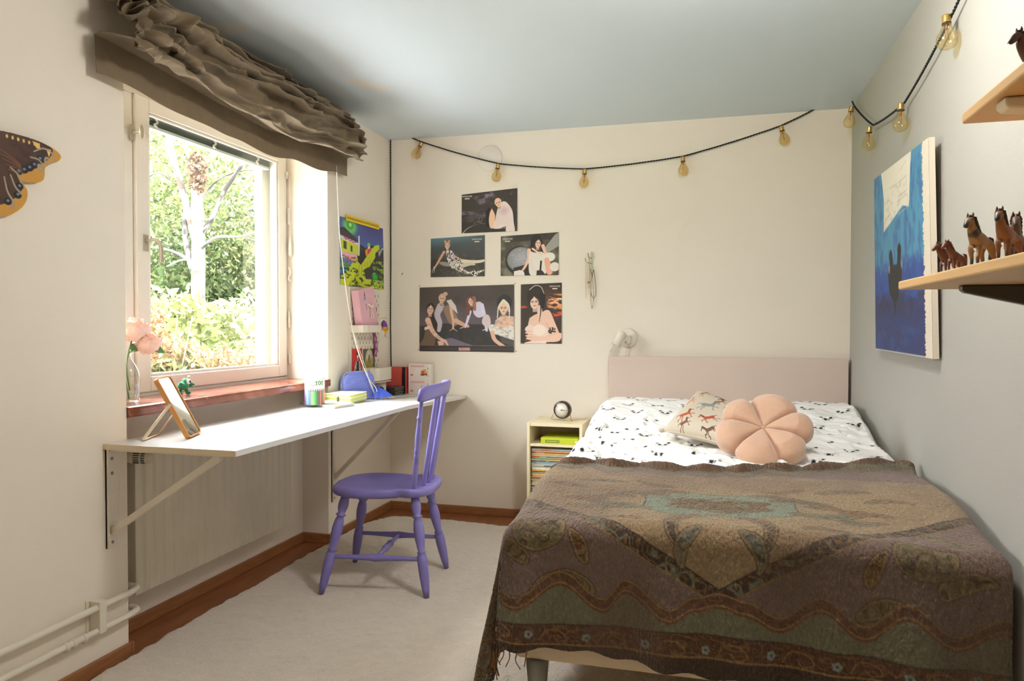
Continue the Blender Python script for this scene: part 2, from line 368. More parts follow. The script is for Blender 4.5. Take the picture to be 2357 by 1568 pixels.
# ============================================================ OUTSIDE
soil = mat('garden_lawn', (104, 112, 70), .9, var=.4, vscale=3)
struct(MB().box((-60, -40, -.75), (-.6, 60, -.65)).build('ground', soil))
struct(MB().box((-4.2, -8, -.66), (-.6, 3.5, -.63)).build('bounce_strip', mat('pale_bounce_surface', (205, 204, 202), .9, var=.2, vscale=20)))  # unseen pale ground strip, added to bounce daylight up to the ceiling
leafm = leafy('leaf')
bark = mat('birch_bark', attr=True, rough=.8)
CP = np.array([1.9904, -4.345]); 
def polar(dist, ang_px):                       # a direction in the garden seen through the window, as a compass bearing
    a = math.atan((ang_px-1178.5)/1696.5)-.26529
    return CP[0]+dist*math.sin(a)/math.cos(a+.26529)*1., CP[1]+dist*math.cos(a)/math.cos(a+.26529)
def leaves(name, parent, cen, rad, n, size, cols, seed, stuff=True, clump=0):
    r = np.random.default_rng(seed)
    if clump:
        cc = r.normal(size=(clump, 3)); cc /= np.linalg.norm(cc, axis=1)[:, None]; cc *= r.random((clump, 1))**.4*np.array(rad)
        p = cc[r.integers(0, clump, n)]+r.normal(size=(n, 3))*np.array(rad)*.16
    else:
        p = r.normal(size=(n, 3)); p /= np.linalg.norm(p, axis=1)[:, None]; p *= r.random((n, 1))**.38*np.array(rad)
    p += np.array(cen)
    a = r.normal(size=(n, 3)); a /= np.linalg.norm(a, axis=1)[:, None]
    b_ = np.cross(a, r.normal(size=(n, 3))); b_ /= np.linalg.norm(b_, axis=1)[:, None]
    sz = size*(.6+.8*r.random((n, 1)))
    v = np.stack([p-a*sz, p-b_*sz*.45+a*sz*.1, p+a*sz, p+b_*sz*.45+a*sz*.1], 1).reshape(-1, 3)
    v[:, 2] = np.maximum(v[:, 2], -.64)
    me = bpy.data.meshes.new(name); me.vertices.add(4*n); me.vertices.foreach_set('co', v.astype(np.float32).ravel())
    me.loops.add(4*n); me.loops.foreach_set('vertex_index', np.arange(4*n, dtype=np.int32)); me.polygons.add(n); me.polygons.foreach_set('loop_start', np.arange(0, 4*n, 4, dtype=np.int32))
    me.update(calc_edges=True)
    cs = np.array(cols, float)[r.integers(0, len(cols), n)]/255; g_ = cs.mean(1, keepdims=True); cs = (cs*.54+g_*.46)*(.75+.5*r.random((n, 1)))*.66+.03; setcol(me, np.repeat(cs, 4, 0))
    o = bpy.data.objects.new(name, me); COL.objects.link(o); me.materials.append(leafm); attach(o, parent, True)
    if stuff: o['kind'] = 'stuff'
    return o
def limb(path, r0, r1, seed=0, n=12):
    P_ = [np.array(q) for q in smooth_pts(path, 8)]; k = len(P_); g = np.zeros((k, n, 3)); cc = np.zeros((k, n, 3))
    for i, q in enumerate(P_):
        t = (P_[min(i+1, k-1)]-P_[max(i-1, 0)]); t = t/np.linalg.norm(t); a = np.cross(t, [0.3, .9, .1]); a /= np.linalg.norm(a); c = np.cross(t, a); R_ = r0+(r1-r0)*i/(k-1)
        for j in range(n):
            th = 2*PI*j/n; g[i, j] = q+R_*(math.cos(th)*a+math.sin(th)*c)
    th = np.linspace(0, 6, n)[None, :]+np.zeros((k, 1)); zz = g[..., 2]
    v = fbm(th*.8+seed, zz*16, 4+seed, 3); cc[:] = np.array([150, 144, 138])/255
    dk = sstep(.50, .60, v)[..., None]; cc = cc*(1-dk)+np.array([70, 58, 50])/255*dk
    if r0 < .05: cc = cc*.6
    return g, cc
def wood_part(name, parent, specs):
    o = None; V = []; F = []; CC = []; k0 = 0
    for s_, (path, r0, r1) in enumerate(specs):
        g, cc = limb(path, r0, r1, s_); a, c_ = g.shape[:2]; V.append(g.reshape(-1, 3)); CC.append(cc.reshape(-1, 3))
        for i in range(a-1):
            for j in range(c_): F.append((k0+i*c_+j, k0+i*c_+(j+1) % c_, k0+(i+1)*c_+(j+1) % c_, k0+(i+1)*c_+j))
        k0 += a*c_
    me = bpy.data.meshes.new(name); me.from_pydata(np.vstack(V).tolist(), [], F); me.polygons.foreach_set('use_smooth', [True]*len(F)); setcol(me, np.vstack(CC))
    o = bpy.data.objects.new(name, me); COL.objects.link(o); me.materials.append(bark); attach(o, parent, True); return o
def tp(px_, row, dist):                        # where a limb stands in the garden
    x, y = polar(dist, px_); return (x, y, 1.1723+(750.5-row)/1696.5*dist)
def cx(*seq, d=9.5): return [tp(a, b_, d+(c[0] if c else 0)) for a, b_, *c in seq]
GREEN = [(176, 196, 70), (150, 180, 70), (196, 206, 96), (120, 160, 60), (214, 204, 90)]
tr = thing('birch_tree', 'tall white-barked birch tree with a cut-off top seen through the window', 'tree', (*polar(9.5, 462), -.65))
wood_part('trunk', tr, [(cx((466, 1010), (462, 860), (457, 700), (458, 560), (456, 470)), .095, .078), (cx((456, 480), (455, 430), (452, 385)), .07, .06)])
wood_part('branch', tr, [(cx((456, 575), (438, 500), (420, 430), (398, 350), (380, 230)), .05, .036)])
wood_part('branch', tr, [(cx((462, 545), (492, 500), (520, 440), (560, 380), (600, 300)), .035, .02)])
wood_part('branch', tr, [(cx((462, 575, 0), (500, 548, -.3), (560, 545, -.5), (640, 520, -.6)), .025, .008), (cx((560, 545, -.5), (600, 560, -.6), (650, 575, -.7)), .01, .005)])
wood_part('branch', tr, [(cx((450, 610), (420, 590), (380, 575), (350, 570)), .03, .012), (cx((455, 600), (420, 600), (385, 615)), .02, .01)])
wood_part('branch', tr, [(cx((452, 640), (438, 600), (428, 540), (430, 480)), .045, .03)])
wood_part('branch', tr, [(cx((455, 470), (450, 400), (425, 330), (450, 250)), .02, .008), (cx((470, 460), (500, 420), (560, 395), (640, 400)), .015, .006), (cx((400, 420), (370, 400), (345, 410)), .012, .006)])
leaves('broken_top', tr, tp(457, 400, 9.4), (.13, .13, .28), 420, .035, [(190, 130, 90), (170, 110, 70), (200, 150, 110)], 91)
leaves('foliage', tr, tp(540, 400, 11.2), (1.7, 1.0, 1.6), 5200, .042, GREEN, 1, clump=150)
leaves('foliage', tr, tp(380, 330, 10.8), (1.1, .7, 1.3), 2600, .042, GREEN, 2, clump=90)
for k, (a_, row, d, rad, n_, sz, cols, lab, nm, gr) in enumerate([
    (600, 330, 14, (2.2, 2.0, 1.9), 5500, .06, [(200, 214, 120), (182, 200, 100), (222, 220, 140)], 'pale yellow-green tree crown beyond the birch, right of its trunk', 'leafy_tree', 'trees beyond the birch'),
    (380, 470, 15, (1.8, 1.8, 1.7), 5200, .06, [(170, 192, 90), (140, 172, 80), (206, 210, 120)], 'mid green tree crown beyond the birch, left of its trunk', 'leafy_tree', 'trees beyond the birch'),
    (610, 610, 12.5, (1.6, 1.5, 1.35), 6500, .055, [(120, 146, 80), (96, 128, 66), (150, 170, 96)], 'darker grey-green bushy tree behind the birch at lower right', 'leafy_tree', 'trees beyond the birch'),
    (380, 640, 11.5, (1.25, 1.2, 1.2), 5200, .055, [(110, 146, 56), (84, 124, 44), (150, 176, 70)], 'deep green bush behind the birch at the left of the pane', 'bush', 'bushes in the garden'),
    (520, 700, 12.5, (1.6, .9, 1.0), 5200, .055, [(150, 176, 66), (124, 156, 60), (196, 204, 96)], 'loose green bush directly behind the birch trunk', 'bush', 'bushes in the garden'),
    (395, 760, 6.3, (.55, .4, .32), 900, .052, [(190, 206, 70), (150, 184, 56), (214, 214, 96)], 'large-leaved yellow-green bush in front of the birch', 'bush', 'bushes in the garden'),
    (550, 775, 6.6, (.6, .5, .26), 1500, .04, [(206, 210, 90), (224, 220, 130), (170, 196, 80)], 'pale flowering bush in front of the birch trunk, low at centre', 'bush', 'bushes in the garden'),
    (635, 760, 7.6, (.5, .5, .42), 1700, .05, [(170, 190, 100), (206, 214, 140), (140, 170, 80)], 'light green bush low at the right edge of the pane', 'bush', 'bushes in the garden')]):
    x, y = polar(d, a_); z = 1.1723+(750.5-row)/1696.5*d
    t = thing(nm, lab, 'tree' if 'tree' in nm else 'bush', (x, y, -.65), group=gr)
    st = MB(); 
    for j in range(4): st.tube([(x+.1*j-.15, y, -.66), (x+.12*(j-1.5), y+.05, (z-.65)*.5), (x+.3*(j-1.5), y+.1*j, z)], [.05, .035, .015] if 'tree' in nm else [.006, .005, .003], 6)
    st.build('stem', mat('twig_bark', (110, 92, 76), .8), t); leaves('foliage', t, (x, y, z), rad, n_, sz, cols, 20+k, clump=60 if d > 7 else 30)
for k, (a_, row, d) in enumerate([(372, 810, 4.9), (430, 835, 5.2), (500, 845, 5.0), (590, 840, 5.4), (640, 830, 5.8), (360, 745, 4.8)]):
    x, y = polar(d, a_); z = 1.1723+(750.5-row)/1696.5*d
    t = thing('fern', ['orange-brown fern at the lower left corner of the pane', 'orange-brown fern left of the pane centre', 'orange-brown fern at the bottom centre of the pane', 'orange-brown fern right of the pane centre', 'orange-brown fern at the lower right corner of the pane', 'rusty seed head standing by the left sash above the ferns'][k], 'fern', (x, y, -.65), group='orange ferns under the window')
    st = MB()
    for j in range(5): st.tube([(x, y, -.66), (x+.06*(j-2), y, z*.5), (x+.09*(j-2), y+.03*j, z+.05)], [.008, .006, .003], 5)
    st.build('stem', mat('twig_bark', (110, 92, 76), .8), t)
    leaves('frond', t, (x, y, z), (.20, .2, .13) if k < 5 else (.06, .06, .12), 800 if k < 5 else 160, .022, [(232, 150, 70), (214, 130, 60), (240, 190, 110)], 60+k)
    if k < 5: leaves('undergrowth', t, (x, y, z-.22), (.33, .3, .26), 900, .04, GREEN, 80+k)

# ============================================================ RADIATOR AND PIPES
rad = thing('radiator', 'off-white ribbed panel radiator under the window niche', 'radiator', (-.08, -1.6, .17))
rm = mat('radiator_enamel', (214, 204, 184), .45, var=.04)
n = 300; ys = np.linspace(-2.108, -1.072, n); zs = np.linspace(.178, .70, 24)
yy, zz = np.meshgrid(ys, zs, indexing='ij')
edge = np.minimum(sstep(.178, .205, zz), sstep(.70, .675, zz))*np.minimum(sstep(-2.108, -2.06, yy), sstep(-1.072, -1.12, yy))
xx = -.05+.0085*edge*(.5+.5*np.tanh(2.2*np.cos((yy+2.108)/.052*2*PI)))
P = np.stack([xx, yy, zz], -1); grid('front_panel', P, rm, rad)
MB().box((-.115, -2.108, .178), (-.052, -1.072, .70)).build('body', rm, rad, bevel=.004)
MB().box((-.112, -2.10, .7005), (-.056, -1.08, .712)).build('top_grille', rm, rad, bevel=.002)
dm = mat('tarnished_brass', (120, 108, 92), .35, metal=.6); cm = mat('grey_pipe_paint', (170, 164, 150), .35)
b = MB().tube([(-.085, -2.145, .695), (-.085, -2.105, .695)], .012).tube([(-.085, -2.145, .66), (-.085, -2.145, .712)], .015).lathe([(.013, 0), (.018, .1), (.018, .9), (.013, 1)], 8, p0=(-.085, -2.145, .64), p1=(-.085, -2.145, .665))
b.tube([(-.085, -2.145, .695), (-.052, -2.135, .696)], .014); b.build('valve', dm, rad)
th = MB().lathe([(.0, 0), (.020, 0), (.023, .05), (.024, .2), (.023, .22), (.023, .7), (.021, .8), (.018, .95), (.0, 1)], 32, p0=(-.058, -2.137, .697), p1=(.022, -2.098, .69)).build('thermostat_head', rm, rad)
b = MB(); ax = Vector((.08, .039, -.007)).normalized(); o_ = Vector((-.058, -2.137, .697)); qq = ax.to_track_quat('Z', 'Y').to_matrix().to_4x4()
for k in range(18):
    a = 2*PI*k/18; mm = Matrix.Translation(o_) @ qq @ Matrix.Rotation(a, 4, 'Z')
    b.box((.0225, -.0018, .025), (.0242, .0018, .045), mm).box((.0222, -.0016, .051), (.0238, .0016, .064), mm)
b.build('slot', dark, th)
MB().tube([(-.085, -2.147, .65), (-.088, -2.147, .30), (-.088, -2.15, .22), (-.07, -2.17, .19), (-.05, -2.17, .175)], .0085, 10).build('riser_pipe', cm, rad)
MB().tube([(-.085, -2.105, .195), (-.085, -2.135, .195)], .013).tube([(-.085, -2.125, .195), (-.07, -2.16, .19), (-.06, -2.16, .165)], .011).build('return_valve', dm, rad)
pw = mat('white_pipe_paint', (222, 214, 196), .4)
for nm, z, r_, lab in (('heating_pipe', .235, .011, 'upper white heating pipe along the left wall, ending at the radiator'), ('heating_pipe', .158, .011, 'lower white heating pipe with a joint along the left wall')):
    pp = thing(nm, lab, 'pipe', (.03, -3, z), group='white heating pipes on the left wall')
    e = .235 if z > .2 else .16
    MB().tube([(.032, YB+.02, z)]+smooth_pts([(.032, -2.6, z), (.032, -2.30, z+.003), (.030, -2.21, z+.004), (.012, -2.175, z+.004), (-.03, -2.168, z+.004)], 6), r_, 12).build('pipe', pw, pp)
    if z < .2: 
        for y in (-2.47, -2.50, -2.43): MB().tube([(.032, y, z), (.032, y+.012, z)], .0145, 12).build('joint', pw, pp)
cl = thing('pipe_clamp', 'white metal bracket holding the two heating pipes to the left wall', 'bracket', (.02, -2.36, .2))
MB().box((0, -2.385, .145), (.004, -2.335, .262)).box((.004, -2.372, .15), (.046, -2.342, .258)).build('plate', pw, cl, bevel=.006)
# ============================================================ ROMAN BLIND
rb = thing('roman_blind', 'dark taupe fabric blind gathered in loose folds above the window', 'blind', (0, -1.5, 2.38))
fab = mat('taupe_cotton', (124, 108, 84), .85, var=.08, vscale=30, bump=.15, bscale=600, sheen=.15, spec=.2)
n, m = 420, 250
v = np.linspace(0, 1, n)[:, None]+np.zeros((1, m)); t = np.linspace(0, 1, m)[None, :]+np.zeros((n, 1))
Y = -2.36+v*1.73
left = sstep(.26, .0, v); right = sstep(.85, 1., v)
# the flat top band, the gathered folds, the hanging bottom flap
ztop, zfold, zflap = 2.392, 2.33-.05*left, 2.115+.015*np.sin(v*7+1)-.03*right
t1, t2 = .12, .86
k = np.clip((t-t1)/(t2-t1), 0, 1)
warp = (fbm(v*5, t*3, 3, 3)-.5)*.16+(fbm(v*11+t*2, t*2, 9, 3)-.5)*.07*(1-right)
kk = np.clip(k+warp*np.sin(k*PI), 0, 1)
nf = 7.4; ph = kk*nf*2*PI+2*PI*(fbm(v*2.6, t*1.1, 21, 2)-.5)*np.sin(k*PI)*1.9
msk = sstep(.22, .52, fbm(v*4.2+1, kk*5.5, 33, 2)); amp = (.014+.062*msk)*np.sin(np.clip(k, 0, 1)*PI)**.22*(1+.2*left)*(1-.5*right)
bul = (.012+.085*sstep(.02, .62, k)*(1-sstep(.93, 1., k))+.03*fbm(v*3, k*2, 41, 2)*np.sin(k*PI))*(1-.40*right)
rdg = (.5+.5*np.cos(ph))**1.7; ph2 = 2*PI*(3.2*k+4.0*v)+3*fbm(v*5, k*3, 91, 2); X = .026+bul+amp*rdg+.016*(.5+.5*np.cos(ph2))**2*np.sin(k*PI)+.052*(1-np.abs(2*fbm(v*3.2+2*k, k*7, 95, 3)-1))**5*np.sin(k*PI)**.25*(1-.6*right)+.03*(1-np.abs(2*fbm(v*7, k*10+v*3, 97, 3)-1))**5*np.sin(k*PI)**.25*(1-.6*right)+.006*fbm(v*20, t*20, 4)
zmid = zfold+(zflap-zfold)*k
Z = np.where(t < t1, ztop+(zfold-ztop)*t/t1, zmid)
Z = Z+.019*np.sin(ph)*(.45+.55*msk)*np.sin(k*PI)**.5*(1+.6*left)+.03*(fbm(v*4, k*3, 51, 3)-.5)*np.sin(k*PI)
sag = np.sin(np.clip((v-.02)/.98, 0, 1)*PI)**1.3*.045+.012*np.sin(v*24+.5)*sstep(.3, .5, v)*sstep(1., .8, v)
zbot = 2.0-sag
tf = np.clip((t-t2)/(1-t2), 0, 1)
Z = np.where(t > t2, zflap+(zbot-zflap)*tf, Z-sag*.6*sstep(.2, 1, k)*np.where(t < t2, 1, 0))
zf0 = zflap-sag*.6; Z = np.where(t > t2, zf0+(zbot-zf0)*tf, Z)
X = np.where(t > t2, .030+.010*np.sin(v*24)*tf+.012*tf+amp*0+(.03+.006*fbm(v*20, t*20, 4)-.03)*(1-tf), X)
Z = Z-.062*sstep(.62, .92, k)*(1-sstep(.93, 1., k))*(1-.5*right)
# crumpled ends
cr = left*np.sin(k*PI)**.4
q1 = fbm(v*26, k*7, 61, 3)-.5; q2 = fbm(v*22+k*3, k*8, 71, 3)-.5; q3 = fbm(v*18, k*9, 81, 3)-.5
X = X+cr*(.085*np.abs(q1)*2-.015); Z = Z+cr*.10*q2; Y = Y+cr*.14*q3+.02*(left+right*.8)*np.cos(ph*.5)*np.sin(k*PI)
crr = right*np.sin(k*PI)**.8; X = X+crr*.05*q1; Z = Z+crr*.035*q2; Y = Y+crr*.05*q3+.012*right*np.sign(np.sin(ph*.5))*np.sin(k*PI)
X = np.maximum(X, .012)
grid('folded_fabric', np.stack([X, Y, Z], -1), fab, rb, thick=.0015)
MB().box((.002, -2.33, 2.375), (.028, -.64, 2.40)).build('mounting_rail', white, rb)
bc = MB()
bc.tube(smooth_pts([(.04, -.76, 2.03), (.045, -.752, 1.8), (.05, -.741, 1.63), (.07, -.703, 1.33), (.09, -.647, 1.08), (.135, -.60, .90), (.175, -.575, .83), (.20, -.56, .766), (.24, -.44, .764), (.27, -.25, .757), (.33, -.20, .7555), (.36, -.22, .7575)], 6), .0022, 6)
bc.tube(smooth_pts([(.086, -.655, 1.12), (.115, -.62, .97), (.15, -.60, .87), (.17, -.53, .775), (.22, -.47, .765), (.20, -.38, .761)], 6), .0022, 6)
bc.tube(smooth_pts([(.084, -.66, 1.14), (.095, -.63, 1.07), (.13, -.60, .93), (.16, -.60, .84), (.18, -.545, .768), (.25, -.50, .7655)], 6), .002, 6)
bc.build('pull_cord', wc, rb)

# ============================================================ WALL DESK
dk = thing('wall_desk', 'long white wall-mounted desk board with metal strut brackets under the window', 'desk', (0, -1.2, .74))
lam = mat('white_laminate', (208, 206, 201), .28, spec=.5); edge = mat('cream_desk_edge', (226, 208, 178), .5)
def zd(y): return .771 if y < -.9 else .771-.031*(y+.9)/.9
b = MB(); ys_ = [-2.304]+list(np.linspace(-.9, -.002, 12)); rg = [[(.002, y, zd(y)-.02), (.52, y, zd(y)-.02), (.52, y, zd(y)), (.002, y, zd(y))] for y in ys_]
b.rings(rg, True, True, False); b.build('desktop', lam, dk, bevel=.0015)
MB().box((.002, -2.3065, .7515), (.5195, -2.3042, .7705)).build('edge_band', edge, dk)
bm_ = mat('white_bracket_steel', (226, 216, 200), .4); sc_ = mat('screw_steel', (140, 136, 128), .35, metal=.8)
for yb, zt_ in ((-2.275, .7505), (-.735, .744)):
    k0 = zt_-.34 if yb < -2 else zt_-.53
    br = MB().box((.0005, yb-.022, k0), (.006, yb+.022, zt_)).box((.0005, yb-.022, k0), (.014, yb-.019, zt_)).box((.006, yb-.015, zt_-.006), (.47, yb+.015, zt_-.0008)).build('bracket', bm_, dk)
    x1_, z0_ = (.44, zt_-.285) if yb < -2 else (.40, zt_-.40)
    a = Vector((.008, yb, z0_)); c = Vector((x1_, yb, zt_-.008)); d_ = (c-a).normalized(); nn = Vector((-d_.z, 0, d_.x))*.011
    MB().add([a-nn+Vector((0, -.009, 0)), c-nn+Vector((0, -.009, 0)), c+nn+Vector((0, -.009, 0)), a+nn+Vector((0, -.009, 0)), a-nn+Vector((0, .009, 0)), c-nn+Vector((0, .009, 0)), c+nn+Vector((0, .009, 0)), a+nn+Vector((0, .009, 0))],
             [(0, 3, 2, 1), (4, 5, 6, 7), (0, 1, 5, 4), (1, 2, 6, 5), (2, 3, 7, 6), (3, 0, 4, 7)]).build('strut', bm_, br, bevel=.001)
    for z in (zt_-.035, zt_-.085, k0+.018):
        MB().ball((.006, yb+.002, z), (.003, .006, .006), 12, 6).build('screw', sc_, br)

# ============================================================ CHAIR
pur = mat('purple_chair_paint', (124, 114, 178), .38, var=.05, vscale=20, spec=.5)
ch = thing('wooden_chair', 'purple painted wooden spindle-back chair standing on the white rug at the desk', 'chair', (.575, -1.30, .026), math.radians(8))
# local frame: the sitter looks along -X; +X is the back
seat_o = smooth_pts([(-.225, 0), (-.20, -.13), (-.11, -.195), (.02, -.19), (.10, -.165), (.165, -.175), (.225, -.13), (.245, 0), (.225, .13), (.165, .175), (.10, .165), (.02, .19), (-.11, .195), (-.20, .13), (-.225, 0)], 6)[:-1]
b = MB(); rg = []
zs_ = .425
for s_, z in ((.0, -.020), (.90, -.020), (.97, -.014), (1.0, -.004), (1.0, .010), (.985, .017), (.95, .020), (.86, .018), (.7, .0125), (.5, .009), (.25, .008), (.0, .008)):
    rg.append([(p[0]*s_+.0*(1-s_), p[1]*s_, zs_+z+(.004*(p[0] > .1) if s_ > .8 else 0)) for p in seat_o])
b.rings(rg, False); b.build('seat', pur, ch, world=False)
legp = [(.0115, 0), (.017, .09), (.021, .22), (.0225, .33), (.0205, .405), (.0145, .425), (.0205, .435), (.0145, .45), (.0175, .50), (.0225, .60), (.0235, .66), (.020, .735), (.014, .775), (.0215, .785), (.0225, .795), (.0145, .81), (.021, .86), (.0225, .90), (.020, .945), (.016, 1.)]
LEGS = {}
for nm, (fx, fy, tx, ty) in dict(fl=(-.225, -.205, -.14, -.13), fr=(-.225, .225, -.14, .13), bl=(.235, -.195, .165, -.12), br=(.235, .195, .165, .12)).items():
    p0 = Vector((fx, fy, 0)); p1 = Vector((tx, ty, .412)); LEGS[nm] = (p0, p1)
    MB().lathe([(0, 0)]+legp+[(0, 1.)], 20, p0=p0, p1=p1).build('leg', pur, ch, world=False)
def on_leg(nm, f): return LEGS[nm][0].lerp(LEGS[nm][1], f)
strp = [(.007, 0), (.009, .06), (.0095, .2), (.013, .4), (.0165, .5), (.013, .6), (.0095, .8), (.009, .94), (.007, 1)]
A1, B1 = on_leg('fl', .37), on_leg('bl', .37); A2, B2 = on_leg('fr', .37), on_leg('br', .37)
MB().lathe(strp, 14, p0=A1, p1=B1).build('stretcher', pur, ch, world=False)
MB().lathe(strp, 14, p0=A2, p1=B2).build('stretcher', pur, ch, world=False)
MB().lathe([(.008, 0), (.0095, .2), (.011, .32), (.016, .4), (.012, .42), (.0155, .5), (.012, .58), (.016, .6), (.011, .68), (.0095, .8), (.008, 1)], 14, p0=A1.lerp(B1, .5), p1=A2.lerp(B2, .5)).build('stretcher', pur, ch, world=False)
turn = [(.0085, 0), (.0105, .08), (.0125, .25), (.010, .37), (.0135, .385), (.0095, .40), (.0125, .42), (.0115, .45), (.014, .6), (.0105, .735), (.0105, .77), (.015, .785), (.0105, .80), (.010, .86), (.0085, 1)]
rail_z = .455
for i in range(5):
    fy = -.15+.075*i; bow = .060*(1-((i-2)/2)**2)
    p0 = Vector((.165+bow*.55, fy*.93, .432)); p1 = Vector((.212+bow, fy*1.12-.018, .845))
    if i in (0, 4): o = MB().lathe(turn, 14, p0=p0, p1=p1)
    else: o = MB().lathe([(.008, 0), (.0105, .2), (.0115, .5), (.0105, .8), (.0085, 1)], 14, p0=p0, p1=p1)
    o.build('spindle', pur, ch, world=False)
rg = []
for i in range(25):
    u = -1+i/12.; y = u*.205-.018; x = .210+.066*(1-u*u)+.004; h = .030+.006*u*u; zc = .858+.014*(1-u*u)
    e = min(1, (1-abs(u))*7+.75); sec = []
    for k in range(14):
        a = 2*PI*k/14; cx_ = abs(math.cos(a))**.6*math.copysign(1, math.cos(a)); sz_ = abs(math.sin(a))**.6*math.copysign(1, math.sin(a))
        sec.append((x+.0125*e*cx_+.012*sz_*.5, y, zc+h*e*sz_))
    rg.append(sec)
MB().rings(rg).build('top_rail', pur, ch, world=False)

# ============================================================ THINGS ON THE SILL
bottle = glassy('clear_bottle_glass', (.90, .93, .90), .22)
va = thing('glass_vase', 'clear glass bottle vase standing on the marble sill by the left wall edge', 'vase', (-.10, -2.085, ZS))
bp_ = [(.0, .0015), (.034, .002), (.0395, .008), (.0405, .02), (.0405, .095), (.038, .115), (.028, .14), (.016, .158), (.0125, .168), (.0125, .18), (.0165, .186), (.0165, .190), (.0145, .191)]
MB().lathe([(r, z) for r, z in bp_], 32, m=Matrix.Translation((-.10, -2.085, ZS))).build('bottle', bottle, va)
petal = mat('blush_petal', (244, 202, 184), .7, sheen=.2, var=.08, vscale=25); stem_m = mat('green_stem', (96, 128, 60), .5); leaf_s = mat('artificial_leaf', (92, 128, 76), .5, var=.2, vscale=20)
def peony(cx_, cy_, cz_, R_, lab, stem, leafs, seed):
    t = thing('peony', lab, 'flower', (cx_, cy_, cz_), group='blush artificial peonies in the vase'); r = np.random.default_rng(seed); o = MB()
    for k in range(42):
        a = k*2.4; tier = k/42.; el = .95-1.5*tier; rr = R_*(.35+.65*tier**.6)
        c = Vector((math.cos(a)*math.cos(el), math.sin(a)*math.cos(el), math.sin(el)))
        w_ = R_*(.34+.20*tier)*(.85+.3*((k*37)%10)/10); ctr = c*rr*(.72+.26*((k*53)%10)/10); up = Vector((0, 0, 1)); s1 = c.cross(up).normalized(); s2 = s1.cross(c); vs = []; fs = []
        for i in range(7):
            for j in range(7):
                uu, vv = (i-3)/3., (j-3)/3.; q = 1-.35*abs(uu*vv); ruff = .10*math.sin(uu*6+k)*max(0, vv)
                p = ctr+s1*uu*w_*q+s2*vv*w_*1.05*q-c*(uu*uu+vv*vv)*w_*.34+c*(ruff*w_+.55*w_*max(0, vv)**2*(1 if k % 3 else -.5)); p += Vector(r.normal(size=3))*.0008; vs.append(p)
        for i in range(6):
            for j in range(6): fs.append((i*7+j, i*7+j+1, i*7+j+8, i*7+j+7))
        o.add(vs, fs, True, Matrix.Translation((cx_, cy_, cz_)))
    o.ball((cx_, cy_, cz_), R_*.45)
    o.build('petals', petal, t)
    MB().tube(smooth_pts([(cx_, cy_, cz_-R_*.5)]+stem, 5), .0028, 8).build('stem', stem_m, t)
    for (bx, by, bz, dx, dy, dz, L_) in leafs:
        d = Vector((dx, dy, dz)).normalized(); s = d.cross(Vector((1, .2, .1))).normalized(); s = Vector((s.x*.3, s.y, s.z)); nrm = d.cross(s); vs = []; fs = []
        for i in range(9):
            f_ = i/8; wv = L_*.30*math.sin(PI*f_**.8)
            for j in (-1, -.5, 0, .5, 1): vs.append(Vector((bx, by, bz))+d*L_*f_+s*wv*j+nrm*abs(j)*wv*.25-Vector((0, 0, 1))*L_*.35*f_*f_)
        for i in range(8):
            for j in range(4): fs.append((i*5+j, i*5+j+1, i*5+j+6, i*5+j+5))
        MB().add(vs, fs, True).build('leaf', leaf_s, t)
peony(-.105, -2.052, 1.160, .064, 'blush peony highest in the vase, nearest the left wall edge', [(-.10, -2.07, 1.10), (-.10, -2.083, 1.06), (-.10, -2.095, .98), (-.095, -2.085, .90)], [(-.10, -2.075, 1.09, .1, .9, .1, .05)], 3)
peony(-.085, -2.0, 1.105, .056, 'blush peony leaning over the window pane from the vase', [(-.095, -2.035, 1.085), (-.10, -2.08, 1.065), (-.105, -2.083, 1.0), (-.115, -2.06, .93)], [(-.085, -2.00, 1.085, .0, .8, .1, .05), (-.08, -1.98, 1.09, .2, .9, -.1, .055)], 5)
fr = thing('frog_toy', 'small green felt frog toy with a big white eye on the marble sill', 'toy', (-.11, -1.77, ZS), group=None)
gm = mat('green_felt', (22, 132, 84), .9, sheen=.4, bump=.3, bscale=300); wm = mat('white_felt', (226, 226, 220), .9); km = mat('black_felt', (16, 16, 18), .8)
fx, fy, fz = -.11, -1.775, ZS+.040
b = MB().ball((fx, fy, fz), (.022, .024, .018)).ball((fx+.010, fy+.026, fz+.004), (.016, .014, .013)).ball((fx+.010, fy+.005, fz+.016), (.014, .014, .014)).ball((fx-.006, fy+.016, fz+.018), (.012, .012, .012))
b.tube([(fx+.005, fy+.006, fz-.012), (fx+.007, fy+.016, fz-.028)], [.008, .007]).ball((fx+.008, fy+.018, fz-.031), (.012, .010, .008)).tube([(fx-.012, fy+.0, fz-.012), (fx-.014, fy-.006, fz-.030)], [.007, .006]).ball((fx-.014, fy-.002, fz-.033), (.011, .010, .007))
b.tube([(fx+.004, fy+.022, fz+.01), (fx+.004, fy+.028, fz+.032)], [.0045, .0035]).tube([(fx+.012, fy-.012, fz+.004), (fx+.010, fy-.034, fz+.012)], [.006, .004])
b.build('body', gm, fr)
MB().ball((fx+.020, fy+.006, fz+.017), (.007, .0115, .0115)).ball((fx+.004, fy+.029, fz+.035), .0055).build('eye_white', wm, fr)
MB().ball((fx+.0255, fy+.008, fz+.0165), (.003, .0058, .0055)).ball((fx+.024, fy+.034, fz+.003), (.003, .002, .003)).build('pupil', km, fr)

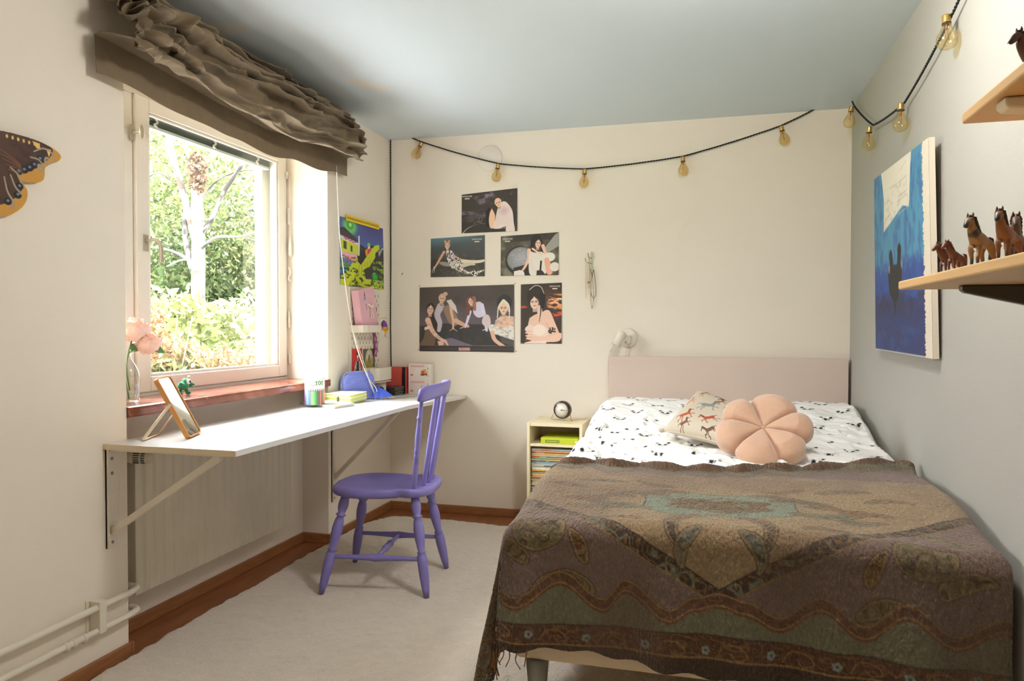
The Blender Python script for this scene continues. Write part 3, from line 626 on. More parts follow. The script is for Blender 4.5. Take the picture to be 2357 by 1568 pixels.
# ============================================================ THINGS ON THE DESK
D = .771
mi = thing('table_mirror', 'rounded rectangular wood-framed mirror leaning on a folding stand on the desk', 'mirror', (.14, -2.1, D))
R1 = Vector((.211, -2.137, D)); ev = Vector((-.05, .128, 0)).normalized(); nv = Vector((ev.y, -ev.x, 0))
th_ = math.atan2(.112, .214); up_ = (Vector((0, 0, 1))*math.cos(th_)-nv*math.sin(th_)); nf_ = ev.cross(up_)
mm = Matrix((( ev.x, up_.x, nf_.x, 0), (ev.y, up_.y, nf_.y, 0), (ev.z, up_.z, nf_.z, 0), (0, 0, 0, 1))); mm = Matrix.Translation(R1+nv*.0+Vector((0, 0, .004))) @ mm
def rr(x0, y0, x1, y1, r, n=6):
    o = []
    for cx_, cy_, a0 in ((x1-r, y0+r, -PI/2), (x1-r, y1-r, 0), (x0+r, y1-r, PI/2), (x0+r, y0+r, PI)):
        o += [(cx_+r*math.cos(a0+PI/2*k/n), cy_+r*math.sin(a0+PI/2*k/n)) for k in range(n+1)]
    return o
mw, mh = .137, .2415
ash = mat('honey_wood', (214, 150, 84), .45, var=.12, vscale=30, stretch=(1, 1, .3))
ou = rr(0, 0, mw, mh, .018); ii = rr(.006, .006, mw-.006, mh-.006, .013)
b = MB(); b.rings([[(x, y, z) for x, y in pts] for pts, z in ((ii, -.002), (ii, .0015), (ou, .0015), (ou, -.015), (ii, -.015))], False, True, False, mm); b.prism(ii, -.013, -.010, mm)
b.build('frame', ash, mi, bevel=.001)
MB().prism(ii, -.0098, -.002, mm).build('mirror_glass', mat('silvered_glass', (235, 238, 236), .03, metal=1.), mi)
sw = mat('pale_stand_metal', (216, 196, 164), .4)
def bar(p, q, w_, t_, side):
    p = Vector(p); q = Vector(q); d = (q-p).normalized(); s = Vector(side).normalized()*w_/2; n_ = d.cross(s).normalized()*t_/2
    return [p-s-n_, p+s-n_, p+s+n_, p-s+n_, q-s-n_, q+s-n_, q+s+n_, q-s+n_], [(0, 3, 2, 1), (4, 5, 6, 7), (0, 1, 5, 4), (1, 2, 6, 5), (2, 3, 7, 6), (3, 0, 4, 7)]
J1 = mm @ Vector((-.004, mh*.55, -.008)); J2 = mm @ Vector((mw+.004, mh*.55, -.008)); F1 = Vector((.092, -2.228, D+.004)); F2 = F1+(J2-J1)*1.0
b = MB(); pth = [J1+(J1-F1).normalized()*.008, F1+(J1-F1).normalized()*.006, F1, F1.lerp(F2, .06), F1.lerp(F2, .94), F2, F2+(J2-F2).normalized()*.006, J2+(J2-F2).normalized()*.008]
sd = nv*.9-up_*.1
b = MB().tube(pth, .0028, 8, sy=1.9); b.build('stand', sw, mi)

cr_ = thing('crayon_tin', 'round crayon tin printed with coloured crayons, standing on the pastel notebook', 'tin', (.093, -1.085, D+.013))
n, m = 80, 420; th = np.linspace(0, 2*PI, m, endpoint=False)[None, :]+np.zeros((n, 1)); zz = np.linspace(0, .123, n)[:, None]+np.zeros((1, m))
R_ = .0485; U = th*R_; A = Art(U, zz, (240, 238, 232), .0012)
pal = [(226, 90, 60), (232, 120, 110), (240, 130, 150), (222, 110, 190), (170, 120, 190), (110, 100, 160), (130, 150, 210), (140, 180, 220), (90, 130, 190), (120, 130, 140), (150, 190, 120), (120, 200, 110), (60, 160, 90), (70, 110, 80), (120, 70, 60), (200, 110, 90), (110, 90, 80), (150, 140, 120)]
circ = 2*PI*R_; wd = circ/36
for k in range(36):
    x = wd*(k+.5); c = pal[k % 18]
    A.poly(c, [(x-wd*.5, 0), (x+wd*.5, 0), (x+wd*.5, .066), (x-wd*.5, .066)]); A.poly([q_*.6 for q_ in c], [(x-wd*.4, .066), (x+wd*.4, .066), (x, .083)])
    A.poly((250, 246, 240), [(x-wd*.14, 0), (x+wd*.0, 0), (x+wd*.0, .064), (x-wd*.14, .064)], op=.35)
P = np.stack([R_*np.cos(th)+.093, R_*np.sin(th)-1.085, zz+D+.013], -1); grid('printed_can', P, mat('printed_tin', attr=True, rough=.3), cr_, rgb=A.c, closed=True)
MB().lathe([(0, .0), (R_-.001, .0), (R_-.001, .123), (R_+.001, .126), (R_+.0005, .131), (R_-.003, .131), (R_-.004, .121), (0, .121)], 48, m=Matrix.Translation((.093, -1.085, D+.0133))).build('lid', mat('plain_tin', (226, 224, 216), .35), cr_)
def cyl_text(text, size, col, a0, z, nm='lettering', bold=0):
    o = lettering(text, size, col, None, (0, 0, 0), (1, 0, 0), (0, 1, 0), bold=bold, name=nm)
    for vtx in o.data.vertices:
        x, y, _z = vtx.co; a = a0+x/R_; vtx.co = (.093+(R_+.0006)*math.cos(a), -1.085+(R_+.0006)*math.sin(a), D+.013+z+y)
    attach(o, cr_, True); return o
fc = math.atan2(-4.345+1.085, 1.99-.093)
gt = mat('green_ink', (52, 130, 52), .5); gt2 = mat('grey_green_ink', (90, 120, 96), .5); rt = mat('red_ink', (222, 84, 84), .5)
cyl_text('100', .030, gt, fc+.48, .106, bold=.0004); cyl_text('FINE COLORS', .0115, gt2, fc-.33, .112); cyl_text('Crayons', .0165, rt, fc-.27, .098)

def book(name, lab, cat, pts, z0, th_, cover, pages, spine=True, group=None, tilt=0):
    """closed book lying flat; pts: four corners, the first two along the spine"""
    c = Vector((sum(p[0] for p in pts)/4, sum(p[1] for p in pts)/4, z0)); t = thing(name, lab, cat, c, group=group)
    def ins(s): return [tuple(Vector((p[0], p[1])).lerp(Vector((c.x, c.y)), s)) for p in pts]
    o = ins(0); i_ = ins(.03); k = .0012
    MB().prism(o, z0, z0+k).prism(o, z0+th_-k, z0+th_).add(*bar((*pts[0], z0+th_/2), (*pts[1], z0+th_/2), .001, th_*.98, (Vector(pts[3])-Vector(pts[0])).to_3d())).build('cover', cover, t, bevel=.0004)
    MB().prism([tuple(Vector(o[0]).lerp(Vector(o[3]), .01)), tuple(Vector(o[1]).lerp(Vector(o[2]), .01)), i_[2], i_[3]], z0+k+.0001, z0+th_-k-.0001).build('pages', pages, t)
    return t
page = mat('book_paper', (228, 218, 204), .85, bump=.4, bscale=500, stretch=(.05, .05, 8))
past = mat('pastel_cover', (206, 222, 210), .45); 
N = past.node_tree; nz = N.nodes.new('ShaderNodeTexNoise'); nz.inputs['Scale'].default_value = 9; rmp = N.nodes.new('ShaderNodeValToRGB'); N.links.new(N.nodes['Texture Coordinate'].outputs['Object'], nz.inputs['Vector']); N.links.new(nz.outputs[0], rmp.inputs[0])
for p_, c_ in ((.35, (206, 146, 140)), (.45, (140, 186, 172)), (.52, (206, 196, 156)), (.6, (150, 186, 196))):
    e_ = rmp.color_ramp.elements.new(p_); e_.color = (*C8(*c_), 1)
rmp.color_ramp.elements.remove(rmp.color_ramp.elements[0]); N.links.new(rmp.outputs[0], N.nodes['Principled BSDF'].inputs['Base Color'])
book('notebook', 'closed pastel watercolour notebook lying under the crayon tin', 'notebook', [(-.028, -1.055+.03), (.232, -1.14), (.262, -.99), (.035, -.90)][:4], D, .013, past, page)
pch = thing('pencil_case', 'lime green rectangular pencil case with white zip bands on the desk', 'pencil case', (.11, -.79, .765))
lime = mat('lime_fabric', (214, 222, 96), .7, sheen=.2, bump=.2, bscale=300); zipm = mat('white_zip_tape', (238, 238, 226), .7)
pc_ = [(.012, -.875), (.205, -.925), (.185, -.70), (.03, -.715)]; z0 = .769
def inset(pts, s):
    c = Vector((sum(p[0] for p in pts)/len(pts), sum(p[1] for p in pts)/len(pts))); return [tuple(Vector(p).lerp(c, s)) for p in pts]
MB().prism(pc_, z0, z0+.046).build('case', lime, pch, bevel=.008, seg=4)
MB().prism(inset(pc_, -.015), z0+.010, z0+.016).prism(inset(pc_, -.015), z0+.028, z0+.034).build('zip_band', zipm, pch, bevel=.002)
MB().prism(inset(pc_, -.004), z0+.0445, z0+.0475).build('lid_panel', mat('pale_lime', (240, 242, 206), .7), pch, bevel=.0015)
MB().box((.118, -.9125, z0+.006), (.128, -.9035, z0+.038)).build('zip_pull', sc_, pch, bevel=.002)
# blue ribbed cosmetic bag
bag = thing('cosmetic_bag', 'blue ribbed zip bag with ribbon ties standing against the wall', 'bag', (.10, -.62, .762))
blue = mat('periwinkle_cotton', (128, 140, 218), .75, sheen=.2, stretch=(1, 1, 1))
n, m = 120, 160; A_ = np.linspace(0, 1, n)[:, None]+np.zeros((1, m)); a_ = np.linspace(0, 2*PI, m, endpoint=False)[None, :]+np.zeros((n, 1))
hx, hy, hz = .105, .036, .152
prof_ = (1-A_**4*.30)*np.where(A_ > .97, .6, 1); sup = lambda c, e: np.sign(c)*np.abs(c)**e
px_ = hx*sup(np.cos(a_), .45)*(1-.10*A_**4)*np.sqrt(np.clip(1-((A_-.88)/.12).clip(0)**2*.35, 0, 1)); py_ = hy*sup(np.sin(a_), .6)*(1-.50*A_**2.8)
pz_ = A_*hz*(1-.13*np.abs(np.cos(a_))**4*A_); rib = .0018*np.sin(pz_/.0065*2*PI); py_ = py_+rib*np.sign(np.sin(a_))*(np.abs(np.sin(a_)) > .3)
px_ = px_+.006*(fbm(a_*3, A_*4, 5)-.5); py_ = py_+.008*(fbm(a_*2+7, A_*4, 8)-.5)
rz_ = math.radians(60); X_ = .08+px_*math.cos(rz_)-py_*math.sin(rz_); Y_ = -.605+px_*math.sin(rz_)+py_*math.cos(rz_)
P = np.stack([X_, Y_, pz_+.765], -1); top = P[-1].mean(0); P = np.concatenate([P, np.repeat((P[-1:]*.3+top*.7), 1, 0)], 0)
grid('ribbed_body', P, blue, bag, closed=True)
e1 = Vector((math.cos(rz_), math.sin(rz_), 0)); e2 = Vector((-math.sin(rz_), math.cos(rz_), 0)); cb = Vector((.08, -.605, .765))
zp = [cb+e1*s*.098*(1-.1*abs(s))+Vector((0, 0, hz*(1-.05*s*s)-.0))+e2*-.004 for s in np.linspace(-.8, .8, 12)]
MB().tube([cb+e1*(-.108)+Vector((0, 0, .02)), cb+e1*(-.103)+Vector((0, 0, .08)), cb+e1*(-.09)+Vector((0, 0, .13))]+zp, .0032, 6).build('zip', mat('silver_zip', (190, 190, 200), .4, metal=.4), bag)
dblue = mat('deep_blue_ribbon', (46, 72, 176), .5, sheen=.2)
kb = cb+e1*(.098)+e2*(-.03)+Vector((.01, -.01, .06))
b = MB()
for dx, dy, dz, w2 in ((.06, -.03, -.055, .028), (.03, -.05, -.058, .032), (.09, -.01, -.05, .02), (.005, -.03, -.055, .03)):
    vs = []; fs = []
    for i in range(9):
        f_ = i/8.; wv = .006+w2*.5*f_; c = kb+Vector((dx*f_, dy*f_, dz*f_**1.4)); s_ = Vector((.4, .5, .55 if i % 2 else .45)).normalized()
        vs += [c-s_*wv, c+s_*wv*.2+Vector((.006*math.sin(f_*5), -.006, 0)), c+s_*wv]
    vs = [Vector((q.x, q.y, max(q.z, .7635))) for q in vs]
    for i in range(8): fs += [(i*3, i*3+1, i*3+4, i*3+3), (i*3+1, i*3+2, i*3+5, i*3+4)]
    b.add(vs, fs, True)
b.ball(kb, .012); b.build('ribbon', dblue, bag)
# patterned purse, dark cases, binders, card box
pp_ = thing('patterned_pouch', 'small purple and white patterned pouch behind the blue bag', 'pouch', (.07, -.36, .752))
A = None; MB().prism([(.03, -.40), (.105, -.33), (.085, -.28), (.005, -.35)], .7545, .795).build('pouch', mat('purple_pattern', (150, 110, 190), .6, var=.6, vscale=60), pp_, bevel=.008, seg=3)
pf = thing('photo_card', 'small white photo card of a dark-haired face leaning behind the patterned pouch', 'card', (.03, -.29, .76))
n, m = 40, 30; gu, gv = np.meshgrid(np.linspace(0, 1, n), np.linspace(0, 1.3, m), indexing='ij')
A = Art(gu, gv, (222, 214, 204), .05); A.ell((50, 34, 34), .5, .62, .30, .42); A.ell((224, 186, 164), .5, .6, .18, .25); A.ell((60, 50, 60), .5, .1, .34, .3)
P = np.stack([.035+gu*.052+gv*0, -.275+gu*.03-gv*.0, .752+gv*.05], -1); grid('print', P, mat('printed_paper', attr=True, rough=.5), pf, rgb=A.c, thick=.001)
dkc = mat('dark_case_plastic', (58, 54, 52), .35)
for k in range(4):
    z = .7475+k*.0125
    t = thing('disc_case', ['dark slim case at the bottom of the small stack by the pegboard', 'dark slim case second from the bottom of the small stack', 'dark slim case second from the top of the small stack', 'dark slim case lying topmost on the small stack by the pegboard'][k], 'case', (.075, -.14, z), group='dark slim cases stacked on the desk')
    MB().box((.012+.002*(k % 2), -.205, z), (.124+.002*(k % 2), -.068, z+.011)).build('case', dkc, t, bevel=.001)
    MB().box((.125+.002*(k % 2), -.198, z+.003), (.1262+.002*(k % 2), -.075, z+.008)).build('paper_inlay', mat('grey_inlay', (120, 112, 104), .6), t)
coral = mat('coral_cardboard', (206, 84, 74), .6, bump=.15, bscale=300)
t = thing('magazine_file', 'coral red magazine file standing against the back wall on the desk', 'file', (.03, -.035, .742))
b = MB().box((-.0+.004, -.062, .7425), (.108, -.059, .912)).box((.004, -.008, .7425), (.108, -.005, .912)).box((.004, -.059, .7425), (.007, -.008, .912)).box((.007, -.059, .7425), (.105, -.008, .7455)); b.build('sleeve', coral, t, bevel=.001)
t = thing('black_binder', 'black binder with a thin coral cover standing beside the coral file', 'binder', (.125, -.035, .742))
MB().box((.113, -.060, .7425), (.133, -.006, .911)).build('body', mat('matt_black', (20, 18, 18), .5), t, bevel=.001)
MB().box((.1335, -.062, .7425), (.1365, -.006, .912)).build('cover', coral, t)
bx = thing('printed_card_box', 'white and pink card box printed with two cows, on the desk', 'box', (.225, -.03, .741))
bw, bh_, bd = .150, .192, .034; bxm = mat('printed_white_card', attr=True, rough=.45)
n, m = 150, 190; gu, gv = np.meshgrid(np.linspace(0, 150, n), np.linspace(0, 192, m), indexing='ij'); A = Art(gu, gv, (236, 226, 216), 1.2)
for oy in (0, 100):
    A.line((232, 150, 156), 1.2, [(12, 84+oy), (106, 84+oy), (106, 70+oy), (12, 70+oy), (12, 84+oy)]); A.ell((236, 196, 160), 103, 42+oy, 23, 17); A.ell((206, 110, 56), 97, 40+oy, 13, 10); A.ell((226, 130, 70), 112, 52+oy, 8, 4); A.ell((226, 130, 70), 118, 38+oy, 5, 4)
    A.poly((150, 66, 36), [(80, 30+oy), (126, 32+oy), (126, 20+oy), (108, 22+oy), (96, 16+oy), (80, 22+oy)]); A.poly((170, 186, 84), [(124, 62+oy), (136, 60+oy), (130, 72+oy)]); A.line((150, 130, 90), 1.2, [(130, 62+oy), (132, 18+oy)]); A.ell((150, 186, 150), 116, 18+oy, 5, 5); A.ell((140, 90, 60), 132, 16+oy, 5, 1.5)
    A.poly((232, 120, 140), [(12, 28+oy), (31, 28+oy), (31, 16+oy), (12, 16+oy)]); A.line((232, 180, 176), .9, [(128, 90+oy), (128, 74+oy)])
    for q_ in range(4): A.line((236, 178, 176), 1.2, [(12, 64-5*q_+oy), (38+6*(q_ % 2), 64-5*q_+oy)])
    for q_ in range(3): A.ell((226, 190, 180), 15+10*q_, 40+oy, 2.5, 2.5)
P = np.stack([.150+gu*.001, np.full_like(gu, -.0502), .7425+gv*.001], -1); grid('printed_front', P, bxm, bx, rgb=A.c)
MB().box((.150, -.050, .742), (.300, -.012, .7345+.2)).build('carton', mat('white_card', (232, 224, 212), .5), bx, bevel=.001)
MB().box((.1482, -.0505, .742), (.1498, -.0115, .934)).build('pink_side', mat('pink_card', (232, 140, 160), .5), bx)
rd = mat('pink_ink', (222, 90, 110), .5)
b = MB()
for oy in (0, .100):
    x_ = .166
    while x_ < .252: b.box((x_, -.0509, .7425+.0745+oy), (x_+.0022, -.0505, .7425+.0795+oy)); x_ += .0034
b.build('print_marks', rd, bx)['kind'] = 'stuff'
t = thing('loose_paper', 'thin white paper sheet with grey print lying flat in front of the card box', 'paper', (.25, -.11, .745)); MB().prism([(.13, -.14), (.34, -.17), (.35, -.08), (.15, -.07)], .7465, .7475).build('sheet', mat('grey_printed_sheet', (206, 198, 186), .7, var=.3, vscale=40), t)

# ============================================================ PEGBOARD AND WHAT HANGS ON IT
pg = thing('pegboard', 'white slotted pegboard on the left wall above the desk corner', 'pegboard', (.0, -.36, 1.1))
pbm = mat('white_powder_coat', (226, 216, 198), .5)
ya, yb_, za, zb_ = -.555, -.168, .80, 1.395
MB().prism([(y, z) for y, z in rr(ya, za, yb_, zb_, .015)], .001, .009, Matrix(((0, 0, 1, 0), (1, 0, 0, 0), (0, 1, 0, 0), (0, 0, 0, 1)))).build('board', pbm, pg, bevel=.001)
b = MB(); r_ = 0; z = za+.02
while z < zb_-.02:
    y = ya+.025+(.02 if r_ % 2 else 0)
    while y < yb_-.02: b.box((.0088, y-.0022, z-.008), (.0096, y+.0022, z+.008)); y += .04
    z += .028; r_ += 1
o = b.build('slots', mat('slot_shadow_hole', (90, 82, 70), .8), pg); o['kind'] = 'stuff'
sh = thing('pegboard_shelf', 'white rounded metal shelf hooked on the pegboard under the pink book', 'shelf', (.05, -.40, 1.14))
so = [(.0105, -.555), (.06, -.555), (.085, -.54), (.095, -.51), (.095, -.33), (.085, -.30), (.06, -.285), (.0105, -.285)]
MB().prism(so, 1.133, 1.136).build('tray', pbm, sh)
b = MB(); si = inset(so, .02)
b.rings([[(x, y, 1.1365) for x, y in so], [(x, y, 1.175) for x, y in so], [(x, y, 1.175) for x, y in si], [(x, y, 1.1365) for x, y in si]], False, False, False); b.build('rim', pbm, sh)
pk = thing('pink_book', 'pale pink notebook with a white ribbon bow leaning on the pegboard shelf', 'book', (.055, -.42, 1.14))
pm_ = mat('pale_pink_cloth', (228, 178, 186), .6, var=.04); ang = math.radians(-7)
mk = Matrix.Translation((.028, -.52, 1.1375)) @ Matrix.Rotation(ang*0+.0, 4, 'Z') @ Matrix.Rotation(math.radians(9), 4, 'X') @ Matrix.Rotation(math.radians(-3), 4, 'Y')
MB().box((0, 0, 0), (.004, .20, .236), mk).box((.042, 0, 0), (.046, .20, .236), mk).box((.004, 0, 0), (.042, .004, .236), mk).build('cover', pm_, pk, bevel=.0018)
MB().box((.0045, .0045, .004), (.0415, .196, .232), mk).build('pages', page, pk)
b = MB()
for s_ in (-1, 1):
    vs = [mk @ Vector((.049+.008*math.sin(PI*f_), .125+s_*.035*f_, .125+.018*f_*(1 if s_ < 0 else .5)+w_*.010*math.sin(PI*f_*.9+.2))) for f_ in np.linspace(0, 1, 8) for w_ in (-1, 1)]
    b.add(vs, [(2*i, 2*i+1, 2*i+3, 2*i+2) for i in range(7)], True)
    vs = [mk @ Vector((.049+.004*f_, .125+s_*.018*f_+w_*(.003+.005*f_), .122-.065*f_)) for f_ in np.linspace(0, 1, 6) for w_ in (-1, 1)]
    b.add(vs, [(2*i, 2*i+1, 2*i+3, 2*i+2) for i in range(5)], True)
b.ball(mk @ Vector((.050, .125, .125)), .006); b.build('bow', mat('cream_satin', (236, 224, 206), .4), pk)
n, m = 50, 110; gu, gv = np.meshgrid(np.linspace(0, 50, n), np.linspace(0, 110, m), indexing='ij'); A = Art(gu, gv, (228, 178, 186), 1.5)
for q_ in [('l', (70, 62, 90), 5, [(22, 106), (30, 98), (26, 88)]), ('e', (110, 100, 140), 24, 88, 9, 8), ('e', (180, 160, 190), 24, 70, 13, 13), ('e', (206, 196, 214), 27, 50, 9, 14), ('l', (70, 62, 100), 3, [(16, 80), (12, 66), (18, 56)]), ('l', (80, 66, 110), 3, [(30, 80), (36, 66)]), ('l', (110, 90, 130), 5, [(27, 36), (29, 16), (33, 4)]), ('l', (70, 60, 90), 3, [(22, 40), (30, 30)])]:
    (A.line(q_[1], q_[2], q_[3]) if q_[0] == 'l' else A.ell(*q_[1:]))
P = np.stack([np.full_like(gu, .0466), .045+gu*.001, .11+gv*.001], -1); P = np.array([[tuple(mk @ Vector(p)) for p in row] for row in P]); grid('drawing', P, mat('printed_paper', attr=True, rough=.5), pk, rgb=A.c)
# duck with a purple hat, playing card strip, dark card
dk_ = thing('duck_toy', 'small yellow duck toy with a purple hat at the end of the pegboard shelf', 'toy', (.075, -.245, 1.14))
cxx, cyy, cz_ = .085, -.262, 1.160
MB().ball((cxx, cyy, cz_), (.017, .019, .017)).ball((cxx, cyy, cz_+.002), .015).build('head', mat('duck_yellow', (232, 170, 40), .5), dk_)
MB().lathe([(.020, 0), (.019, .3), (.013, .7), (.0, 1)], 14, p0=(cxx, cyy-.002, cz_+.008), p1=(cxx-.004, cyy-.004, cz_+.048)).lathe([(.023, 0), (.022, 1), (.0, 1.)], 14, p0=(cxx, cyy-.002, cz_+.006), p1=(cxx, cyy-.002, cz_+.010)).build('hat', mat('purple_felt', (110, 70, 140), .8), dk_)
MB().ball((cxx+.010, cyy+.015, cz_-.004), (.010, .009, .004)).build('beak', mat('orange_beak', (232, 96, 40), .5), dk_)
MB().ball((cxx+.0155, cyy-.001, cz_+.003), (.002, .003, .003)).build('eye', km, dk_)
MB().tube([(cxx-.01, cyy-.02, cz_+.058), (cxx-.01, cyy+.02, cz_+.062), (cxx-.008, cyy+.05, cz_+.058)], .0018, 6).build('straw', mat('straw_yellow', (210, 170, 60), .7), dk_)
t = thing('dark_card', 'narrow dark card with a yellow patch behind the duck on the pegboard', 'card', (.03, -.24, 1.2)); MB().box((.012, -.262, 1.178), (.015, -.222, 1.285)).build('card', mat('dark_print', (60, 56, 48), .5), t); MB().box((.0152, -.255, 1.21), (.016, -.236, 1.262)).build('patch', mat('ochre_print', (190, 160, 80), .5), t)
t = thing('yellow_hook', 'yellow twisted hair tie hooked on the edge of the pegboard shelf', 'hair tie', (.09, -.27, 1.13)); MB().tube(smooth_pts([(.10, -.30, 1.145), (.104, -.285, 1.13), (.10, -.27, 1.138), (.104, -.262, 1.15), (.10, -.285, 1.118), (.1, -.275, 1.105)], 5), .004, 8).build('band', mat('amber_plastic', (214, 160, 30), .4), t)
t = thing('photo_strip', 'narrow purple photo strip hanging curled below the pegboard shelf', 'photo', (.02, -.25, 1.08))
n, m = 18, 60; gu, gv = np.meshgrid(np.linspace(0, 18, n), np.linspace(0, 60, m), indexing='ij'); A = Art(gu, gv, (150, 60, 110), 2)
for k in range(3): A.ell((206, 160, 190), 9+2*(k % 2), 12+17*k, 3.5, 8); A.ell((120, 30, 90), 9, 19+17*k, 3, 3)
P = np.stack([.014+.006*np.sin(gv/60*PI*1.3), -.268+gu*.0024+.006*np.sin(gv/60*PI), .985+gv*.0024], -1); grid('strip', P, mat('printed_paper', attr=True, rough=.5), t, rgb=A.c, thick=.0006)
def flatcard(name, lab, cat, y0, y1, z0, z1, x, paint, mtl='printed_paper', res=110, slant=0, group=None, wave=0):
    t = thing(name, lab, cat, (x, (y0+y1)/2, (z0+z1)/2), group=group)
    w_, h_ = abs(y1-y0), z1-z0; s = res/max(w_, h_); n, m = int(w_*s)+2, int(h_*s)+2
    gu, gv = np.meshgrid(np.linspace(0, 1, n), np.linspace(0, 1, m), indexing='ij'); A = Art(gu*w_*1000, (1-gv)*h_*1000, (128, 128, 128), 1000./s*1.1); paint(A)
    P = np.stack([x+wave*(.5+.5*np.sin(gu*7+gv*3))*gu, y0+gu*(y1-y0), z0+gv*(z1-z0)+slant*gu], -1)
    grid('print', P, mat(mtl, attr=True, rough=.45), t, rgb=A.c, thick=.0012); return t
def pa(A):
    A.c[:] = np.array((206, 34, 38))/255; A.ell((34, 24, 26), 68, 40, 17, 26); A.ell((236, 196, 176), 68, 44, 11, 16); A.ell((34, 24, 26), 68, 28, 13, 9); A.line((236, 196, 176), 9, [(68, 56), (68, 72)])
    A.poly((222, 220, 220), [(44, 74), (92, 74), (118, 150), (14, 150)]); A.poly((30, 26, 32), [(58, 72), (80, 72), (88, 150), (52, 150)])
    k = fbm(A.U/5, A.V/5, 3) > .56; k &= (A.V > 76) & (np.abs(A.c[..., 0]-.87) < .05); A.c[k] = (.15, .15, .17)
flatcard('photo_card', 'red photo card of a dark-haired person in a spotted coat on the pegboard', 'card', -.535, -.410, .895, 1.04, .012, pa)
def pb(A):
    A.c[:] = np.array((88, 92, 78))/255; A.ell((206, 190, 120), 76, 70, 52, 68, 0); A.ell((168, 150, 74), 76, 72, 48, 64); A.ell((214, 206, 190), 74, 46, 36, 34); A.ell((84, 76, 66), 76, 46, 9, 11); A.ell((150, 120, 70), 76, 66, 20, 22); A.blend(.25*(fbm(A.U/9, A.V/9, 6) > .55), (96, 110, 60)); A.line((220, 206, 150), 2, [(28, 70), (40, 20), (76, 3), (112, 20), (126, 70), (112, 120), (76, 138), (40, 120), (28, 70)])
flatcard('photo_card', 'dark card with a yellow oval portrait on the pegboard, right of the red card', 'card', -.395, -.243, .895, 1.035, .012, pb)
t = thing('pegboard_hook', 'white pegboard hook below the oval card', 'hook', (.02, -.24, .9)); MB().tube(smooth_pts([(.01, -.235, .925), (.03, -.235, .92), (.04, -.235, .90), (.036, -.235, .885)], 4), .003, 8).build('hook', pbm, t)
t = thing('pegboard_hook', 'white pegboard hook at the lower left of the oval card', 'hook', (.02, -.36, .9)); MB().tube(smooth_pts([(.01, -.345, .92), (.03, -.345, .91), (.04, -.345, .895), (.036, -.345, .88)], 4), .003, 8).build('hook', pbm, t)
bn = thing('pegboard_bin', 'white rounded metal bin hanging at the corner end of the pegboard', 'bin', (.05, -.2, .87))
bo = [(.012, -.395), (.055, -.395), (.085, -.385), (.10, -.36), (.10, -.21), (.088, -.17), (.06, -.155), (.012, -.155)]; bi = inset(bo, .03)
MB().rings([[(x, y, .848) for x, y in bo], [(x, y, .922) for x, y in bo], [(x, y, .922) for x, y in bi], [(x, y, .853) for x, y in bi]], False, True, False).prism(bi, .8355, .839).build('body', pbm, bn)
# festival poster
def pc2(A):
    A.U = A.U*.835; A.V = A.V*1.59; A.aa = 4.; u, v = A.U, A.V
    g = np.clip(v/360, 0, 1)[..., None]; A.c[:] = (np.array((72, 66, 130))*(1-g)+np.array((80, 130, 190))*g)/255
    A.blend(sstep(210, 60, v+u*.35)*sstep(0, 200, 360-u)*.35, (90, 150, 200)); A.blend(.8*sstep(95, 40, np.hypot(u-95, (v-62)*.9)), (120, 230, 120)); A.ell((70, 170, 60), 95, 58, 34, 38); A.ell((190, 240, 150), 98, 50, 14, 18, 0, 14)
    A.poly((70, 62, 64), [(0, 95), (40, 84), (175, 172), (175, 190), (0, 165)]); A.poly((218, 226, 236), [(0, 160), (180, 200), (180, 225), (0, 190)]); A.line((214, 50, 90), 9, smooth_pts([(35, 180), (55, 170), (50, 190), (75, 182), (95, 196), (110, 188), (120, 202), (150, 198)], 4))
    A.poly((206, 214, 66), [(5, 190), (180, 222), (180, 310), (5, 300)]); A.poly((90, 80, 60), [(30, 205), (60, 212), (60, 280), (30, 274)]); A.poly((60, 90, 50), [(100, 235), (118, 238), (118, 292), (100, 288)]); A.poly((230, 180, 190), [(5, 296), (170, 312), (150, 370), (5, 360)])
    A.poly((236, 236, 236), [(180, 130), (194, 130), (196, 330), (182, 330)]); A.poly((56, 52, 62), [(196, 205), (260, 230), (300, 190), (380, 200), (455, 190), (455, 520), (150, 520), (190, 360)])
    A.poly((226, 226, 236), [(430, 196), (470, 200), (470, 212), (430, 208)]); A.ell((120, 200, 90), 290, 196, 16, 22); A.ell((230, 190, 190), 292, 232, 15, 26); A.ell((226, 150, 50), 270, 270, 18, 34); A.ell((220, 60, 90), 296, 268, 20, 40); A.ell((216, 170, 180), 325, 245, 12, 30); A.ell((40, 36, 44), 232, 300, 26, 40)
    A.poly((196, 206, 40), [(0, 530), (60, 470), (160, 330), (230, 360), (350, 190), (400, 170), (410, 210), (360, 260), (360, 300), (300, 400), (240, 430), (260, 520), (400, 520), (455, 560), (455, 600), (0, 600)])
    A.poly((40, 38, 44), [(170, 320), (230, 300), (240, 350), (205, 395), (175, 370)]); A.poly((150, 160, 160), [(390, 240), (430, 200), (440, 220), (400, 290)]); 
    for k in range(5): A.line((60, 66, 30), 3, [(190+30*k, 400-16*k), (180+32*k, 500)], op=.6)
    m = (fbm(u/18, v/18, 7, 4) > .56) & (v > 440); A.blend(m*.9, (52, 66, 22)); m = (fbm(u/22+9, v/22, 17, 4) > .58) & (v > 330) & (u > 330); A.blend(m*.9, (140, 180, 40)); m = (fbm(u/20, v/20+4, 27, 4) > .55) & (v > 340) & (v < 470) & (u < 150); A.blend(m*.9, (60, 100, 30)); m = (fbm(u/14, v/14+4, 37, 4) > .62) & (v > 330) & (v < 400) & (u < 170); A.blend(m, (190, 60, 60)); A.ell((30, 190, 70), 360, 490, 30, 30, 0, 30)
    A.blend((fbm(u/60, v/60, 47) > .6)*.25*(v > 400), (230, 236, 80))
